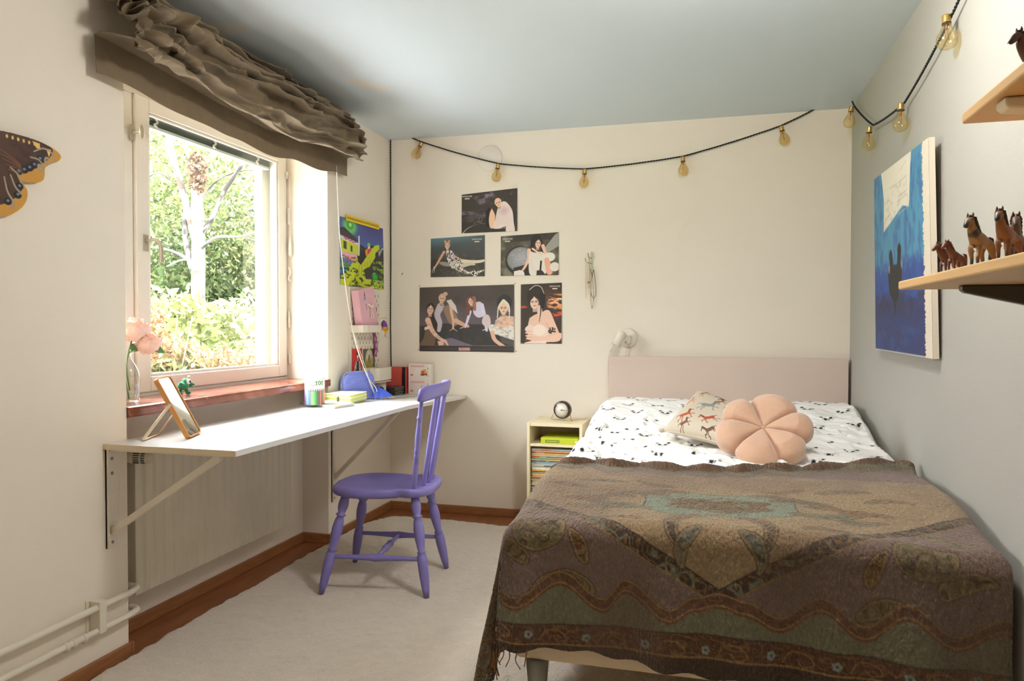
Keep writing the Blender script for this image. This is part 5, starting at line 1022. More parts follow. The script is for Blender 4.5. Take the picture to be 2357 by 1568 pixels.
# ============================================================ BUTTERFLY, CANVAS
bf = thing('butterfly_decoration', 'large painted wooden butterfly with brown and amber wings on the left wall', 'wall decoration', (.01, -2.86, 1.65))
n, m = 300, 220; gu, gv = np.meshgrid(np.linspace(-400, 30, n), np.linspace(-140, 120, m), indexing='ij')   # mm from (y=-2.50, z=1.62)
A = Art(gu, gv, (200, 148, 62), 2.0); u = np.abs(gu+350)-350; v = gv; A.U = u
outer = smooth_pts([(-350, 95), (-170, 112), (-70, 112), (-10, 102), (22, 86), (16, 66), (-20, 46), (-35, 30), (-38, 0), (-60, -16), (-100, -22), (-112, -24), (-95, -46), (-100, -80), (-128, -112), (-180, -135), (-260, -110), (-330, -60), (-350, -60)], 5)
dark_in = smooth_pts([(-350, 95), (-170, 112), (-70, 112), (-15, 102), (-8, 84), (-30, 56), (-52, 40), (-68, 26), (-85, 14), (-108, 4), (-130, -2), (-116, -34), (-120, -58), (-150, -84), (-200, -105), (-280, -90), (-350, -50)], 5)
A.blend(.35*(fbm(u/30, v/30, 3)), (196, 120, 50)); A.poly((78, 48, 36), dark_in); A.blend(.5*(fbm(u/30+v/60, v/30, 8) > .5)*(A.c[..., 0] < .4), (56, 36, 30))
for q_ in [(-52, 58), (-72, 36), (-88, 24), (-106, 14), (-124, 6), (-122, -38), (-128, -64), (-160, -88)]: A.ell((28, 28, 34), q_[0], q_[1], 13, 11); A.ell((120, 130, 150), q_[0]+1, q_[1]+2, 5, 4)
for k in range(6): A.ell((224, 182, 100), -160+18*k, 100-.3*k, 4, 5.5)
A.poly((228, 186, 100), [(-78, 106), (-52, 104), (-50, 84), (-64, 88)]); A.poly((226, 190, 120), [(-30, 94), (-12, 94), (-20, 68)])
for k in range(5): A.line((150, 92, 60), 3, smooth_pts([(-190+8*k, 60-14*k), (-150+6*k, 44-10*k), (-118+2*k, 26-6*k)], 4), 5, op=.6)
for sw_ in ([(-72, 76), (-40, 92), (-10, 84), (-2, 62), (-18, 46), (-34, 54), (-30, 66), (-20, 62)], [(-84, 56), (-56, 54), (-40, 36), (-44, 22), (-56, 26), (-58, 38), (-48, 38)], [(-150, 12), (-126, -4), (-110, -24), (-100, -36)], [(-150, -10), (-136, -40), (-118, -58)], [(-170, -20), (-160, -60), (-140, -90), (-150, -106)]): A.line((160, 148, 126), 5, smooth_pts(sw_, 6), 7)
A.line((46, 32, 28), 14, [(-350, 60), (-350, -70)]); inside = Art(gu, gv, (0, 0, 0), .5); inside.U = u; inside.poly((255, 255, 255), outer); keep = inside.c[..., 0] > .5
P = np.stack([np.full_like(gu, .012), -2.50+gu*.001, 1.62+gv*.001], -1)
go = grid('painted_wings', P, mat('painted_wood', attr=True, rough=.35, coat=.3), bf, rgb=A.c)
bm = bmesh.new(); bm.from_mesh(go.data); kf = keep.ravel(); bm.verts.ensure_lookup_table()
bmesh.ops.delete(bm, geom=[v_ for v_ in bm.verts if not kf[v_.index]], context='VERTS'); bm.to_mesh(go.data); bm.free(); go.modifiers.new('solid', 'SOLIDIFY').thickness = -.006
MB().box((.0005, -2.87, 1.6), (.0055, -2.83, 1.64)).build('wall_spacer', dark, bf)

cv = thing('canvas_painting', 'unframed canvas painted blue with a white flag and two dark ears', 'painting', (2.69, -1.23, 1.44))
TL, TR, BL, BR = [np.array(q_) for q_ in ((2.668, -.81, 1.813), (2.668, -1.652, 1.79), (2.684, -.802, 1.071), (2.684, -1.672, 1.066))]
n, m = 240, 260; gu, gv = np.meshgrid(np.linspace(0, 1, n), np.linspace(0, 1, m), indexing='ij'); A = Art(gu*860, gv*745, (70, 134, 168), 4)
u, v = A.U, A.V; bl_ = sstep(355, 445, v+(fbm(u/40, v/30, 4)-.5)*80); A.blend(.5*(fbm(u/70, v/120, 2, 4)-.2), (92, 156, 186)); A.blend(bl_, (44, 76, 146)); A.blend(sstep(480, 560, v+(fbm(u/90, v/40, 6)-.5)*120)*.8, (34, 40, 84)); A.blend(sstep(600, 660, v)*sstep(.4, .7, fbm(u/80, v/50, 16))*.7, (40, 72, 130)); A.blend(.35*sstep(.45, .7, fbm(u/30, v/60, 26)), (30, 50, 110))
A.blend(.6*sstep(500, 520, v)*sstep(620, 560, v)*sstep(.4, .6, fbm(u/60, v/40, 36)), (38, 36, 56))
A.poly((226, 218, 200), [(140, -6), (640, -10), (620, 60), (600, 170), (590, 196), (500, 180), (180, 250), (190, 120), (170, 60)], soft=6)
for (a0, a1, b0, b1) in ((200, 300, 130, 190), (440, 560, 76, 130), (200, 260, 200, 232), (430, 570, 146, 196)): A.line((184, 176, 158), 5, [(a0, b0+8), (a1, b0), (a1, b1), (a0, b1+8), (a0, b0+8)], op=.7)
A.line((190, 182, 164), 6, [(460, 40), (560, 22)], op=.5); A.blend(((u > 200) & (u < 560) & (v > 80) & (v < 240))*sstep(.55, .7, fbm(u/25, v/14, 9))*.35*(A.c[..., 0] > .7), (170, 164, 150))
for q_ in ([(300, 360), (330, 440), (350, 520)], [(440, 345), (420, 430), (390, 520)]): A.line((26, 26, 26), 55, smooth_pts(q_, 5), 45, soft=10)
A.poly((24, 26, 30), smooth_pts([(250, 420), (320, 400), (430, 400), (480, 430), (450, 480), (390, 530), (370, 600), (330, 540), (270, 500), (250, 420)], 5), soft=10); A.ell((150, 134, 104), 270, 410, 12, 18); A.ell((150, 134, 104), 478, 400, 9, 18)
A.blend(sstep(772, 785, u+(fbm(v/14, v/9, 5)-.5)*40), (222, 210, 190)); A.blend(sstep(738, 742, v)*.8, (222, 210, 190))
P = TL*((1-gu)*(1-gv))[..., None]+TR*(gu*(1-gv))[..., None]+BL*((1-gu)*gv)[..., None]+BR*(gu*gv)[..., None]
grid('painted_canvas', P, mat('acrylic_on_canvas', attr=True, rough=.6, bump=.3, bscale=120), cv, rgb=A.c)
off = np.array((.018, 0, .0004)); e = np.array((.0008, 0, 0)); q = [TL+e, TR+e, BR+e, BL+e]; q2 = [k+off for k in q]
MB().add([tuple(k) for k in q+q2], [(0, 1, 2, 3), (4, 7, 6, 5), (0, 4, 5, 1), (1, 5, 6, 2), (2, 6, 7, 3), (3, 7, 4, 0)]).build('stretched_edge', mat('raw_canvas', (222, 210, 190), .8), cv)
# ============================================================ SHELVES WITH HORSES
beech = mat('beech_plywood', (212, 170, 112), .45, var=.10, vscale=18, stretch=(1, .12, 4))
us = thing('wall_shelf', 'upper beech wall shelf at the right edge of the picture', 'shelf', (2.56, -3.1, 1.54), group='beech wall shelves'); ls = thing('wall_shelf', 'lower beech wall shelf carrying the herd of toy horses', 'shelf', (2.56, -2.9, 1.27), group='beech wall shelves')
MB().box((2.412, -3.62, 1.528), (2.7112, -2.877, 1.548)).build('board', beech, us, bevel=.004, seg=3); MB().box((2.412, -3.45, 1.258), (2.7112, -2.43, 1.278)).build('board', beech, ls, bevel=.004, seg=3)
b = MB(); pts = [(2.424, 1.5275), (2.424, 1.516), (2.431, 1.510), (2.45, 1.508), (2.711, 1.485), (2.711, 1.5275)]
b.rings([[(x, y, z) for x, z in pts] for y in (-3.04, -3.00)], True, True, False).build('bracket', mat('white_bracket_wood', (222, 206, 176), .45), us, bevel=.004)
for yy_ in (-2.62, -3.25):
    b = MB(); pts = [(2.487, 1.2575), (2.487, 1.247), (2.494, 1.242), (2.711, 1.19), (2.711, 1.2575)]
    b.rings([[(x, y, z) for x, z in pts] for y in (yy_-.012, yy_+.012)], True, True, False).build('bracket', mat('bronze_bracket', (84, 76, 62), .35, metal=.6), ls, bevel=.003)

def horse(lab, loc, rz, s, body, mane, legc, muz, neck=1.0, head_turn=0., patch=None, group='toy horses on the wall shelves', step=0.):
    t = thing('toy_horse', lab, 'toy horse', loc, rz, group); 
    bm = bmesh.new(); V = {}; R = {}
    def jv(n_, p, r, frm=None):
        V[n_] = bm.verts.new(p); R[n_] = r
        if frm: bm.edges.new((V[frm], V[n_]))
    jv('root', (.22, 0, .60), (.135, .15)); jv('belly', (.02, 0, .575), (.125, .15), 'root'); jv('chest', (-.20, 0, .60), (.13, .15), 'belly')
    hx, hz = -.40*neck-.02, .92*neck+.02
    jv('n1', (-.29, 0, .72), (.11, .14), 'chest'); jv('n2', (-.36, head_turn*.2, .83), (.075, .125), 'n1'); jv('poll', (-.40, head_turn*.5, .945), (.055, .07), 'n2')
    jv('h1', (-.475, head_turn*.9, .905), (.074, .078), 'poll'); jv('h2', (-.545, head_turn*1.2, .835), (.052, .056), 'h1'); jv('h3', (-.60, head_turn*1.4, .78), (.044, .046), 'h2')
    for sd, st_ in ((-1, step), (1, -step*.6)):
        k = 'f%d' % sd
        jv(k+'a', (-.20, sd*.075, .48), (.055, .075), 'chest'); jv(k+'b', (-.215-st_*.5, sd*.078, .34), (.036, .042), k+'a'); jv(k+'c', (-.21-st_, sd*.08, .26+abs(st_)*.1), (.032, .034), k+'b'); jv(k+'d', (-.205-st_*.8, sd*.08, .12), (.022, .024), k+'c'); jv(k+'e', (-.22-st_*.8, sd*.08, .055), (.028, .03), k+'d'); jv(k+'f', (-.235-st_*.8, sd*.08, .012), (.036, .036), k+'e')
        k = 'h%d' % sd
        jv(k+'a_', (.25, sd*.08, .48), (.085, .10), 'root'); jv(k+'b_', (.22+st_*.3, sd*.085, .38), (.05, .062), k+'a_'); jv(k+'c_', (.31+st_*.4, sd*.085, .27), (.032, .036), k+'b_'); jv(k+'d_', (.29+st_*.4, sd*.085, .13), (.024, .026), k+'c_'); jv(k+'e_', (.275+st_*.4, sd*.085, .055), (.028, .03), k+'d_'); jv(k+'f_', (.26+st_*.4, sd*.085, .012), (.037, .037), k+'e_')
    me = bpy.data.meshes.new('body'); bm.verts.index_update(); idx = {k_: v_.index for k_, v_ in V.items()}; bm.to_mesh(me); bm.free()
    o = bpy.data.objects.new('body', me); COL.objects.link(o); x = o.modifiers.new('skin', 'SKIN'); x.use_smooth_shade = True; x.branch_smoothing = .6
    for k_, i in idx.items(): me.skin_vertices[0].data[i].radius = R[k_]
    me.skin_vertices[0].data[idx['root']].use_root = True
    y_ = o.modifiers.new('sub', 'SUBSURF'); y_.levels = 2; y_.render_levels = 2
    bpy.context.view_layer.update(); m2 = bpy.data.meshes.new_from_object(o.evaluated_get(bpy.context.evaluated_depsgraph_get())); o.modifiers.clear(); o.data = m2; m2.name = 'body'
    nv = len(m2.vertices); co = np.empty(nv*3, np.float32); m2.vertices.foreach_get('co', co); co = co.reshape(-1, 3)
    co[:, 2] = np.maximum(co[:, 2], 0); 
    c = np.empty((nv, 3)); body = tuple(q_*.84 for q_ in body); c[:] = np.array(body)/255; nz = fbm(co[:, 0]*6+co[:, 1]*3, co[:, 2]*6, 4)
    def mixc(mask, col): 
        mk_ = np.clip(mask, 0, 1)[:, None]; c[:] = c*(1-mk_)+np.array(col)/255*mk_
    mixc(.5*nz, tuple(q_*.75 for q_ in body)); mixc(sstep(.34, .2, co[:, 2]+nz*.06)*(co[:, 2] < .4), legc); mixc(sstep(-.545, -.575, co[:, 0])*(co[:, 2] > .6), muz)
    if patch: mixc(sstep(.11, .09, np.hypot(co[:, 0]+.33, co[:, 2]-.70)+nz*.05), patch)
    mixc(sstep(.03, .015, co[:, 2])*.8, (50, 40, 34))
    setcol(m2, c); m2.vertices.foreach_set('co', (co*s).astype(np.float32).ravel()); m2.polygons.foreach_set('use_smooth', [True]*len(m2.polygons)); m2.materials.clear(); m2.materials.append(mat('painted_plastic_horse', attr=True, rough=.5)); m2.update()
    o.parent = t
    ht = head_turn; S = Matrix.Scale(s, 4)
    mm_ = mat('horse_hair_'+'_'.join(map(str, mane)), mane, .6, var=.4, vscale=120)
    for sd in (-1, 1):
        MB().lathe([(.024, 0), (.026, .3), (.018, .7), (.002, 1)], 10, m=S, p0=None) if False else MB().tube([Vector(p)*s for p in ((-.405, ht*.5+sd*.034, .985), (-.41, ht*.5+sd*.044, 1.02), (-.415, ht*.5+sd*.045, 1.06))], [.024*s, .020*s, .004*s], 8).build('ear', mat('ear_%s' % '_'.join(map(str, body)), tuple(q_*.8 for q_ in body), .5), t, world=False)
    b = MB().ball(Vector((-.478, ht*.9-.055, .925))*s, .013*s, 8, 5).ball(Vector((-.478, ht*.9+.055, .925))*s, .013*s, 8, 5).ball(Vector((-.618, ht*1.45-.018, .79))*s, .008*s, 6, 4).ball(Vector((-.618, ht*1.45+.018, .79))*s, .008*s, 6, 4); b.build('eyes', km, t, world=False)
    b = MB(); r = random.Random(len(lab))
    for i in range(13):
        f_ = i/12.; px_, pz_ = (-.40+.0*f_, .99) if i == 0 else (-.385+.22*f_, 1.0-.28*f_); sd = -1 if i % 3 else 1; L_ = (.13 if mane[0] < 60 else .08)*(.7+.6*r.random())
        b.tube([Vector((px_, ht*.4*(1-f_), pz_))*s, Vector((px_+.02, ht*.4*(1-f_)+sd*.05, pz_-.01))*s, Vector((px_+.03, ht*.4*(1-f_)+sd*.085, pz_-L_))*s], [.030*s, .030*s, .010*s], 7)
    b.tube([Vector((-.41, ht*.5, 1.0))*s, Vector((-.45, ht*.6, .985))*s, Vector((-.49, ht*.8, .95))*s], [.022*s, .02*s, .006*s], 6)
    b.build('mane', mm_, t, world=False)
    MB().tube(smooth_pts([Vector(p)*s for p in ((.33, 0, .66), (.42, 0, .64), (.47, .01, .50), (.46, .02, .32), (.45, .02, .20))], 4), [.02*s]*4+[.04*s]*6+[.045*s]*4+[.03*s]*3, 8).build('tail', mm_, t, world=False)
    return t
SZ = 1.2785
horse('small chestnut toy foal, nearest the tip of the lower shelf', (2.492, -2.575, SZ), math.radians(42), .074, (120, 62, 38), (112, 58, 34), (110, 56, 36), (120, 66, 44), head_turn=.03)
horse('second small chestnut toy foal whose head shows behind the first foal', (2.50, -2.50, SZ), math.radians(30), .078, (112, 58, 38), (100, 52, 32), (100, 50, 34), (112, 62, 44))
horse('tan toy horse with a black chest patch and raised foreleg on the lower shelf', (2.510, -2.665, SZ), math.radians(50), .112, (166, 124, 74), (44, 36, 30), (52, 42, 34), (54, 44, 38), patch=(30, 26, 24), step=.1)
horse('bay toy horse with a long black mane on the lower shelf', (2.512, -2.80, SZ), math.radians(52), .104, (150, 92, 46), (26, 24, 24), (48, 38, 30), (38, 32, 30), head_turn=-.03, step=.06)
horse('brown toy horse whose ears rise behind the bay horse', (2.600, -2.585, SZ), math.radians(70), .120, (116, 74, 48), (86, 52, 36), (60, 44, 34), (60, 44, 36))
horse('dark brown toy horse cut by the right picture edge', (2.640, -2.665, SZ), math.radians(35), .120, (76, 58, 46), (44, 36, 32), (50, 40, 34), (56, 44, 38))
horse('dark chestnut toy horse alone on the upper shelf', (2.500, -2.955, 1.5485), math.radians(30), .100, (92, 50, 34), (60, 36, 28), (70, 42, 30), (56, 40, 34))
# ============================================================ RUG
rug = thing('rug', 'large creamy white fluffy rug covering most of the floor', 'rug', (1.3, -2.4, 0))
n, m = 620, 380; gv, gu = np.meshgrid(np.linspace(0, 1, n), np.linspace(0, 1, m), indexing='ij')
yb0, yb1 = -4.9, -.235; Y = yb0+(yb1-yb0)*gv; X = .018+2.66*gu
rc = np.clip((Y+.55)/.30, 0, 1)**2.2*.10; X = np.where(True, X+rc*(1-gu)**6, X); Y = Y+(.035*np.sin(gu*9+.6)-.02*np.abs(gu-.1)*3)*gv**12
X = X+(fbm(Y*26, Y*0+2, 3)-.5)*.022*(1-gu)**8+(fbm(Y*3, Y*0+7, 5)-.5)*.03*(1-gu)**4
Y = Y+(fbm(gu*90, gu*0+2, 13)-.5)*.02*gv**20
ed = np.minimum(np.minimum(gu*2.66, (1-gu)*2.66), (1-gv)*4.66); hgt = .022*sstep(0, .03, ed)**.6
Z = .002+hgt*(.86+.45*(fbm(X*38, Y*38, 4, 4)-.4)+.5*(fbm(X*5, Y*5, 14, 3)-.5))
rgm = mat('cream_faux_fur', (216, 202, 184), .95, var=.05, vscale=14, bump=.9, bscale=150, sheen=.5, spec=.1)
grid('pile', np.stack([X, Y, Z], -1), rgm, rug)
# ============================================================ BEDSIDE UNIT
ns = thing('bedside_unit', 'small cream open bedside unit standing between the wall and the bed', 'bedside table', (1.145, -.17, .0))
nm_ = mat('cream_laminate', (226, 210, 174), .5, var=.04, vscale=10)
x0, x1, ya, yb2, zt = .988, 1.302, -.335, -.022, .628
MB().box((x0, ya, .003), (x0+.016, yb2, zt)).build('side_panel', nm_, ns, bevel=.001); MB().box((x1-.016, ya, .003), (x1, yb2, zt)).build('side_panel', nm_, ns, bevel=.001)
MB().box((x0+.016, ya+.003, zt-.018), (x1-.016, yb2, zt-.001)).build('top', nm_, ns, bevel=.001)
for z in (.497, .165): MB().box((x0+.016, ya+.003, z), (x1-.016, yb2, z+.015)).build('shelf', nm_, ns, bevel=.001)
MB().box((x0+.016, yb2-.006, .18), (x1-.016, yb2, .61)).build('back_panel', nm_, ns)
gb = mat('lime_book_cover', (186, 196, 44), .45); 
t = thing('green_book', 'thick lime green book lying on the upper shelf of the bedside unit', 'book', (1.18, -.22, .512)); zb = .5125
MB().box((1.066, -.325, zb), (1.28, -.10, zb+.003)).box((1.066, -.325, zb+.031), (1.28, -.10, zb+.034)).box((1.066, -.3265, zb), (1.28, -.323, zb+.034)).build('cover', gb, t, bevel=.0015); MB().box((1.07, -.3225, zb+.0032), (1.276, -.105, zb+.0308)).build('pages', page, t)
MB().box((1.093, -.3272, zb+.008), (1.172, -.3266, zb+.022)).build('title_banner', mat('dark_olive_ink', (96, 110, 34), .5), t)
b = MB()
x = 1.099
while x < 1.166:
    w_ = .0025+.003*((x*977) % 1); b.box((x, -.3277, zb+.0125), (x+w_, -.3273, zb+.0178)); x += w_+.0015
b.build('title_marks', mat('pale_green_ink', (196, 204, 120), .5), t); MB().tube([(1.268, -.3262, zb+.014), (1.268, -.3272, zb+.014)], .008, 16).build('emblem', mat('cream_sticker', (214, 210, 176), .5), t)
cols = [('yellow', (226, 190, 84)), ('pale grey-green', (176, 186, 160)), ('orange', (214, 130, 60)), ('blue-grey', (120, 160, 166)), ('green', (120, 146, 90)), ('cream', (232, 220, 190)), ('ochre', (200, 166, 90)), ('pink', (226, 170, 150)), ('purple', (112, 84, 104)), ('red', (196, 66, 44)), ('white', (236, 230, 218)), ('brown', (150, 110, 70)), ('teal', (150, 186, 180)), ('light yellow', (238, 214, 130))]
z = .1805; i = 0; base_mag = None; r = random.Random(3); zlist = []
while z < .478:
    zlist.append(z); z += .0055+.0035*r.random()
nzl = len(zlist)
for i, z in enumerate(zlist):
    nm2, c_ = cols[(i*5+3+(i//7)) % len(cols)]; hh = (zlist[i+1] if i < nzl-1 else z+.007)-z-.0007; dx = .006*r.random(); dy = .008*r.random()
    place = 'lowest third' if i < nzl/3 else ('middle' if i < 2*nzl/3 else 'top third')
    if i == nzl-1: place = 'very top'
    t = thing('magazine', 'thin %s magazine in the %s of the bedside pile' % (nm2, place), 'magazine', (1.14, -.2, z), group='magazines piled in the bedside unit')
    xa, xb, y0_, y1_ = 1.010+dx, 1.272+dx*.8, -.318+dy, -.115+dy
    MB().box((xa, y0_, z), (xb, y1_, z+hh)).build('paper', page, t)
    b = MB().box((xa-.0005, y0_-.0009, z+hh*.08), (xb+.0005, y0_-.0001, z+hh*.92)); b.build('spine', mat('spine_'+nm2.replace(' ', '_').replace('-', '_'), c_, .5, var=.15, vscale=60), t)
    if i % 3 == 1:
        c2 = cols[(i*3+8) % len(cols)]; q0 = xa+.02+.08*r.random(); MB().box((q0, y0_-.0014, z+hh*.15), (q0+.02+.05*r.random(), y0_-.0010, z+hh*.85)).build('spine_label', mat('spine_'+c2[0].replace(' ', '_').replace('-', '_'), c2[1], .5, var=.15, vscale=60), t)
# alarm clock
ck = thing('alarm_clock', 'round dark brown alarm clock with white dial and brass foot', 'clock', (1.160, -.165, zt), math.radians(-11))
ckc = .0605; dbm = mat('dark_brown_bakelite', (52, 28, 20), .18, spec=.6, coat=.3)
RX = Matrix.Translation((0, 0, ckc)) @ Matrix.Rotation(math.radians(90), 4, 'X')
MB().lathe([(0, -.034), (.030, -.034), (.044, -.026), (.051, -.012), (.053, .004), (.0515, .016), (.048, .025), (.0455, .028), (.0435, .0275), (.0425, .020), (0, .020)], 48, m=RX).build('case', dbm, ck, world=False)
MB().lathe([(0, .0202), (.0425, .0202), (.0425, .0212), (0, .0212)], 48, m=RX).build('dial', mat('cream_dial', (232, 226, 212), .4), ck, world=False)
di = mat('dark_green_ink', (70, 70, 52), .5)
def onck(o): 
    o.parent = ck; o.matrix_parent_inverse = Matrix.Identity(4); return o
for h_ in range(1, 13):
    a = PI/2-h_*PI/6; o = lettering(str(h_), .0095, di, None, (.0335*math.cos(a), -.0212, ckc+.0335*math.sin(a)), (1, 0, 0), (0, 0, 1), name='numeral', lift=.0003, sx=.8); onck(o)
b = MB().box((0, -.0232, ckc-.0012), (.020, -.0226, ckc+.0012)).box((-.004, -.0238, ckc-.0008), (.027, -.0233, ckc+.0008)).tube([(0, -.0215, ckc), (0, -.0245, ckc)], .0035, 12); b.build('hands', di, ck, world=False)
MB().lathe([(0, .030), (.02, .0297), (.035, .0285), (.0425, .0265)], 36, m=RX).build('dial_glass', glassy('clock_glass', (.99, .99, .98), .06), ck, world=False)
wf = MB().tube(smooth_pts([(-.046, .0, .044), (-.060, -.004, .030), (-.064, -.012, .012), (-.058, -.02, .0035), (-.03, -.020, .0055), (.0, -.015, .0065), (.03, -.020, .0055), (.056, -.024, .0035), (.064, -.026, .003), (.066, -.016, .003), (.058, -.004, .0035), (.050, .0, .012), (.046, .0, .040)], 5), .0017, 8)
wf.build('wire_foot', mat('polished_brass', (190, 150, 70), .25, metal=.9), ck, world=False)

# ============================================================ BED
bed = thing('bed', 'bed with a pale pinkish headboard and low upholstered base standing in the corner', 'bed', (2.05, -1.2, 0))
hb = mat('pale_rose_board', (212, 192, 178), .6, var=.03, vscale=4)
MB().box((1.4115, -.062, .02), (2.697, -.022, .9965)).build('headboard', hb, bed, bevel=.002)
ub = mat('beige_base_fabric', (206, 184, 152), .85, bump=.2, bscale=500)
MB().box((1.452, -2.308, .215), (2.66, -.07, .40)).build('base', ub, bed, bevel=.01, seg=3)
MB().box((1.462, -2.295, .402), (2.655, -.075, .575)).build('mattress', mat('white_mattress_ticking', (232, 228, 218), .85), bed, bevel=.03, seg=4)
lg = mat('grey_metal_leg', (150, 146, 136), .4, metal=.2)
for x, y in ((1.508, -2.285), (2.60, -2.285), (1.508, -.13), (2.60, -.13)): MB().lathe([(0, .0), (.017, 0), (.019, .05), (.034, 1), (0, 1)], 24, p0=(x, y, .024), p1=(x, y, .214)).build('leg', lg, bed)
# duvet, draped over the pillows
dv = thing('duvet', 'white duvet printed with small panda faces, pulled up over the pillows', 'duvet', (2.05, -.9, .6))
n, m = 520, 620    # across, along
q, tv = np.meshgrid(np.linspace(0, 1, n), np.linspace(0, 1, m), indexing='ij'); Yv = -.068-tv*1.85
Zt = np.interp(-Yv, [.068, .12, .22, .42, .62, .85, 1.15, 1.5, 1.66, 1.74, 1.92], [.70, .745, .772, .775, .735, .682, .655, .640, .628, .600, .590])
S_ = q*1.62; side = .26; R_ = .085
X = np.empty_like(q); Zd = np.empty_like(q)
arc = R_*PI/2
X = np.where(S_ < side, 1.402, np.where(S_ < side+arc, 1.402+R_*(1-np.cos((S_-side).clip(0)/R_)), 1.487+(S_-side-arc)))
Zd = np.where(S_ < side, R_+(side-S_), np.where(S_ < side+arc, R_*(1-np.sin(((S_-side).clip(0)/R_).clip(0, PI/2))), 0))
over = (X-2.655).clip(0); X = np.where(over > 0, 2.655+.042*np.tanh(over/.05), X); Zd = Zd+over*.95
Z = Zt-Zd
two = np.exp(-((X-2.055)/.07)**2)*.035*sstep(.75, .3, -Yv); Z = Z-two
wr = (fbm(X*7+Yv*2, Yv*9, 3, 4)-.5)*.034*sstep(.25, .6, -Yv)*sstep(1.72, 1.6, -Yv)+(fbm(X*16, Yv*22+X*6, 13, 3)-.5)*.012; rid = np.abs(fbm(X*5+3, Yv*11+X*4, 23, 3)-.5)
Z = Z+wr*(.5+.5*sstep(0, .1, S_-side))+.014*sstep(.06, .0, rid)*sstep(.5, .9, -Yv)
X = X-(1-sstep(side-.05, side+arc, S_))*(.012*np.sin(Yv*17)+.008*np.sin(Yv*41)+.02*sstep(.3, 1.2, -Yv))
X = np.minimum(X, 2.706)
A = Art(X+np.where(S_ < side, -(side-S_), 0), Yv, (240, 238, 234), .0035); ink_ = (38, 36, 36)
row = 0; y = -.14
rp_ = random.Random(11)
while y > -1.95:
    x = 1.18+(.075 if row % 2 else 0)
    while x < 2.72:
        jx, jy = rp_.uniform(-.014, .014), rp_.uniform(-.012, .012); an = rp_.uniform(-.35, .35); s = .0265; c, sn = math.cos(an), math.sin(an)
        T = lambda px_, py_: (x+jx+(px_*c-py_*sn)*s, y+jy+(px_*sn+py_*c)*s)
        k = (np.abs(A.U-x-jx) < .05) & (np.abs(A.V-y-jy) < .05)
        if k.any():
            B = Art(A.U[k], A.V[k], (0, 0, 0), .0035); B.c = A.c[k]
            B.ell((176, 176, 174), *T(0, -.1), 1.08*s, .86*s, an); B.ell((240, 238, 234), *T(0, -.1), 1.0*s, .78*s, an)
            for e in (-1, 1): B.ell(ink_, *T(e*.95, .66), .30*s, .26*s, an); B.ell(ink_, *T(e*.48, -.10), .28*s, .34*s, an-e*.6)
            B.ell(ink_, *T(0, -.46), .15*s, .11*s, an); A.c[k] = B.c
        x += .150
    y -= .118; row += 1
cot = mat('white_cotton', attr=True, rough=.8, bump=.1, bscale=60, sheen=.1, spec=.2)
grid('cover', np.stack([X, Yv+0*X, Z], -1), cot, dv, rgb=A.c, thick=.004)
# throw
bl = thing('bed_throw', 'brown crinkled throw with paisley pattern over the foot of the bed', 'blanket', (2.05, -2.0, .6))
na, nb = 640, 400
a0, a1 = .965, 2.80
a, bb = np.meshgrid(np.linspace(a0, a1, na), np.linspace(0, 1, nb), indexing='ij')
hem = np.interp(a, [.9, 1.4, 1.55, 2.0, 2.3, 2.45, 2.6, 2.8], [-1.72, -1.70, -1.67, -1.63, -1.56, -1.46, -1.42, -1.40])
scal = .034*np.abs(np.sin(a*PI/.145+.4*np.sin(a*9)))+.008*np.sin(a*31); hem_y = hem-scal*1.2+.02
bend = np.interp(a, [.96, 1.2, 1.35, 1.46, 1.6, 1.9, 2.2, 2.7, 2.8], [1.10, 1.09, 1.075, 1.065, 1.050, 1.075, 1.085, 1.10, 1.10])+.006*np.sin(a*48)
b0 = -1.62-hem_y; Bv = b0+(bend-b0)*bb
R_ = .055
def over_(s, R_, fl):
    h_ = np.where(s < R_*PI/2, R_*np.sin(s/R_), R_+fl*(s-R_*PI/2)); d_ = np.where(s < R_*PI/2, R_*(1-np.cos(s/R_)), R_+(s-R_*PI/2)*math.sqrt(1-fl*fl)); return h_, d_
l = (1.475-a).clip(0); rr_ = (a-2.655).clip(0); d = (Bv-.665).clip(0)
hl, dl = over_(l, R_, .10); hd, dd = over_(d, R_, .04); hr, dr = over_(rr_, .03, .0)
ytop = -1.62-np.minimum(Bv, .665); xtop = np.clip(a, 1.475, 2.655)
drop = ((dl+dr)**4+dd**4)**.25
zt_ = .660+.012*np.sin(a*5+1)*np.sin(Bv*6)-.03*sstep(.2, .66, Bv)+(fbm(a*5, Bv*5, 3, 3)-.5)*.018
cnr = np.sqrt(np.clip(dl*dd, 0, None)); fold = np.sin(np.arctan2(dl+1e-4, dd+1e-4)*6)*cnr
X = xtop-hl-.25*cnr*np.clip(dl, 0, 1)*0+hr.clip(0, .04)-.06*fold*(l > 0)-.015*np.sin(Bv*30+2)*sstep(0, .2, dl)*(d <= .02)-.02*sstep(.1, .5, dl)*sstep(.1, .6, Bv)
Y = ytop-hd-.035*fold*(l > 0)-.013*np.sin(a*13+1.2)*sstep(.05, .35, dd)-.008*np.sin(a*31)*sstep(.05, .35, dd)-.02*cnr
Z = np.maximum(zt_-drop, .062); X = np.minimum(X, 2.708)
Z = Z+(.008+.020*np.abs(np.sin(a*PI/.145+.4*np.sin(a*9))))*np.exp(-((Bv-b0)/.020)**2)+sstep(2.42, 2.5, a)*.022*np.exp(-((Bv-b0-.02)/.03)**2)
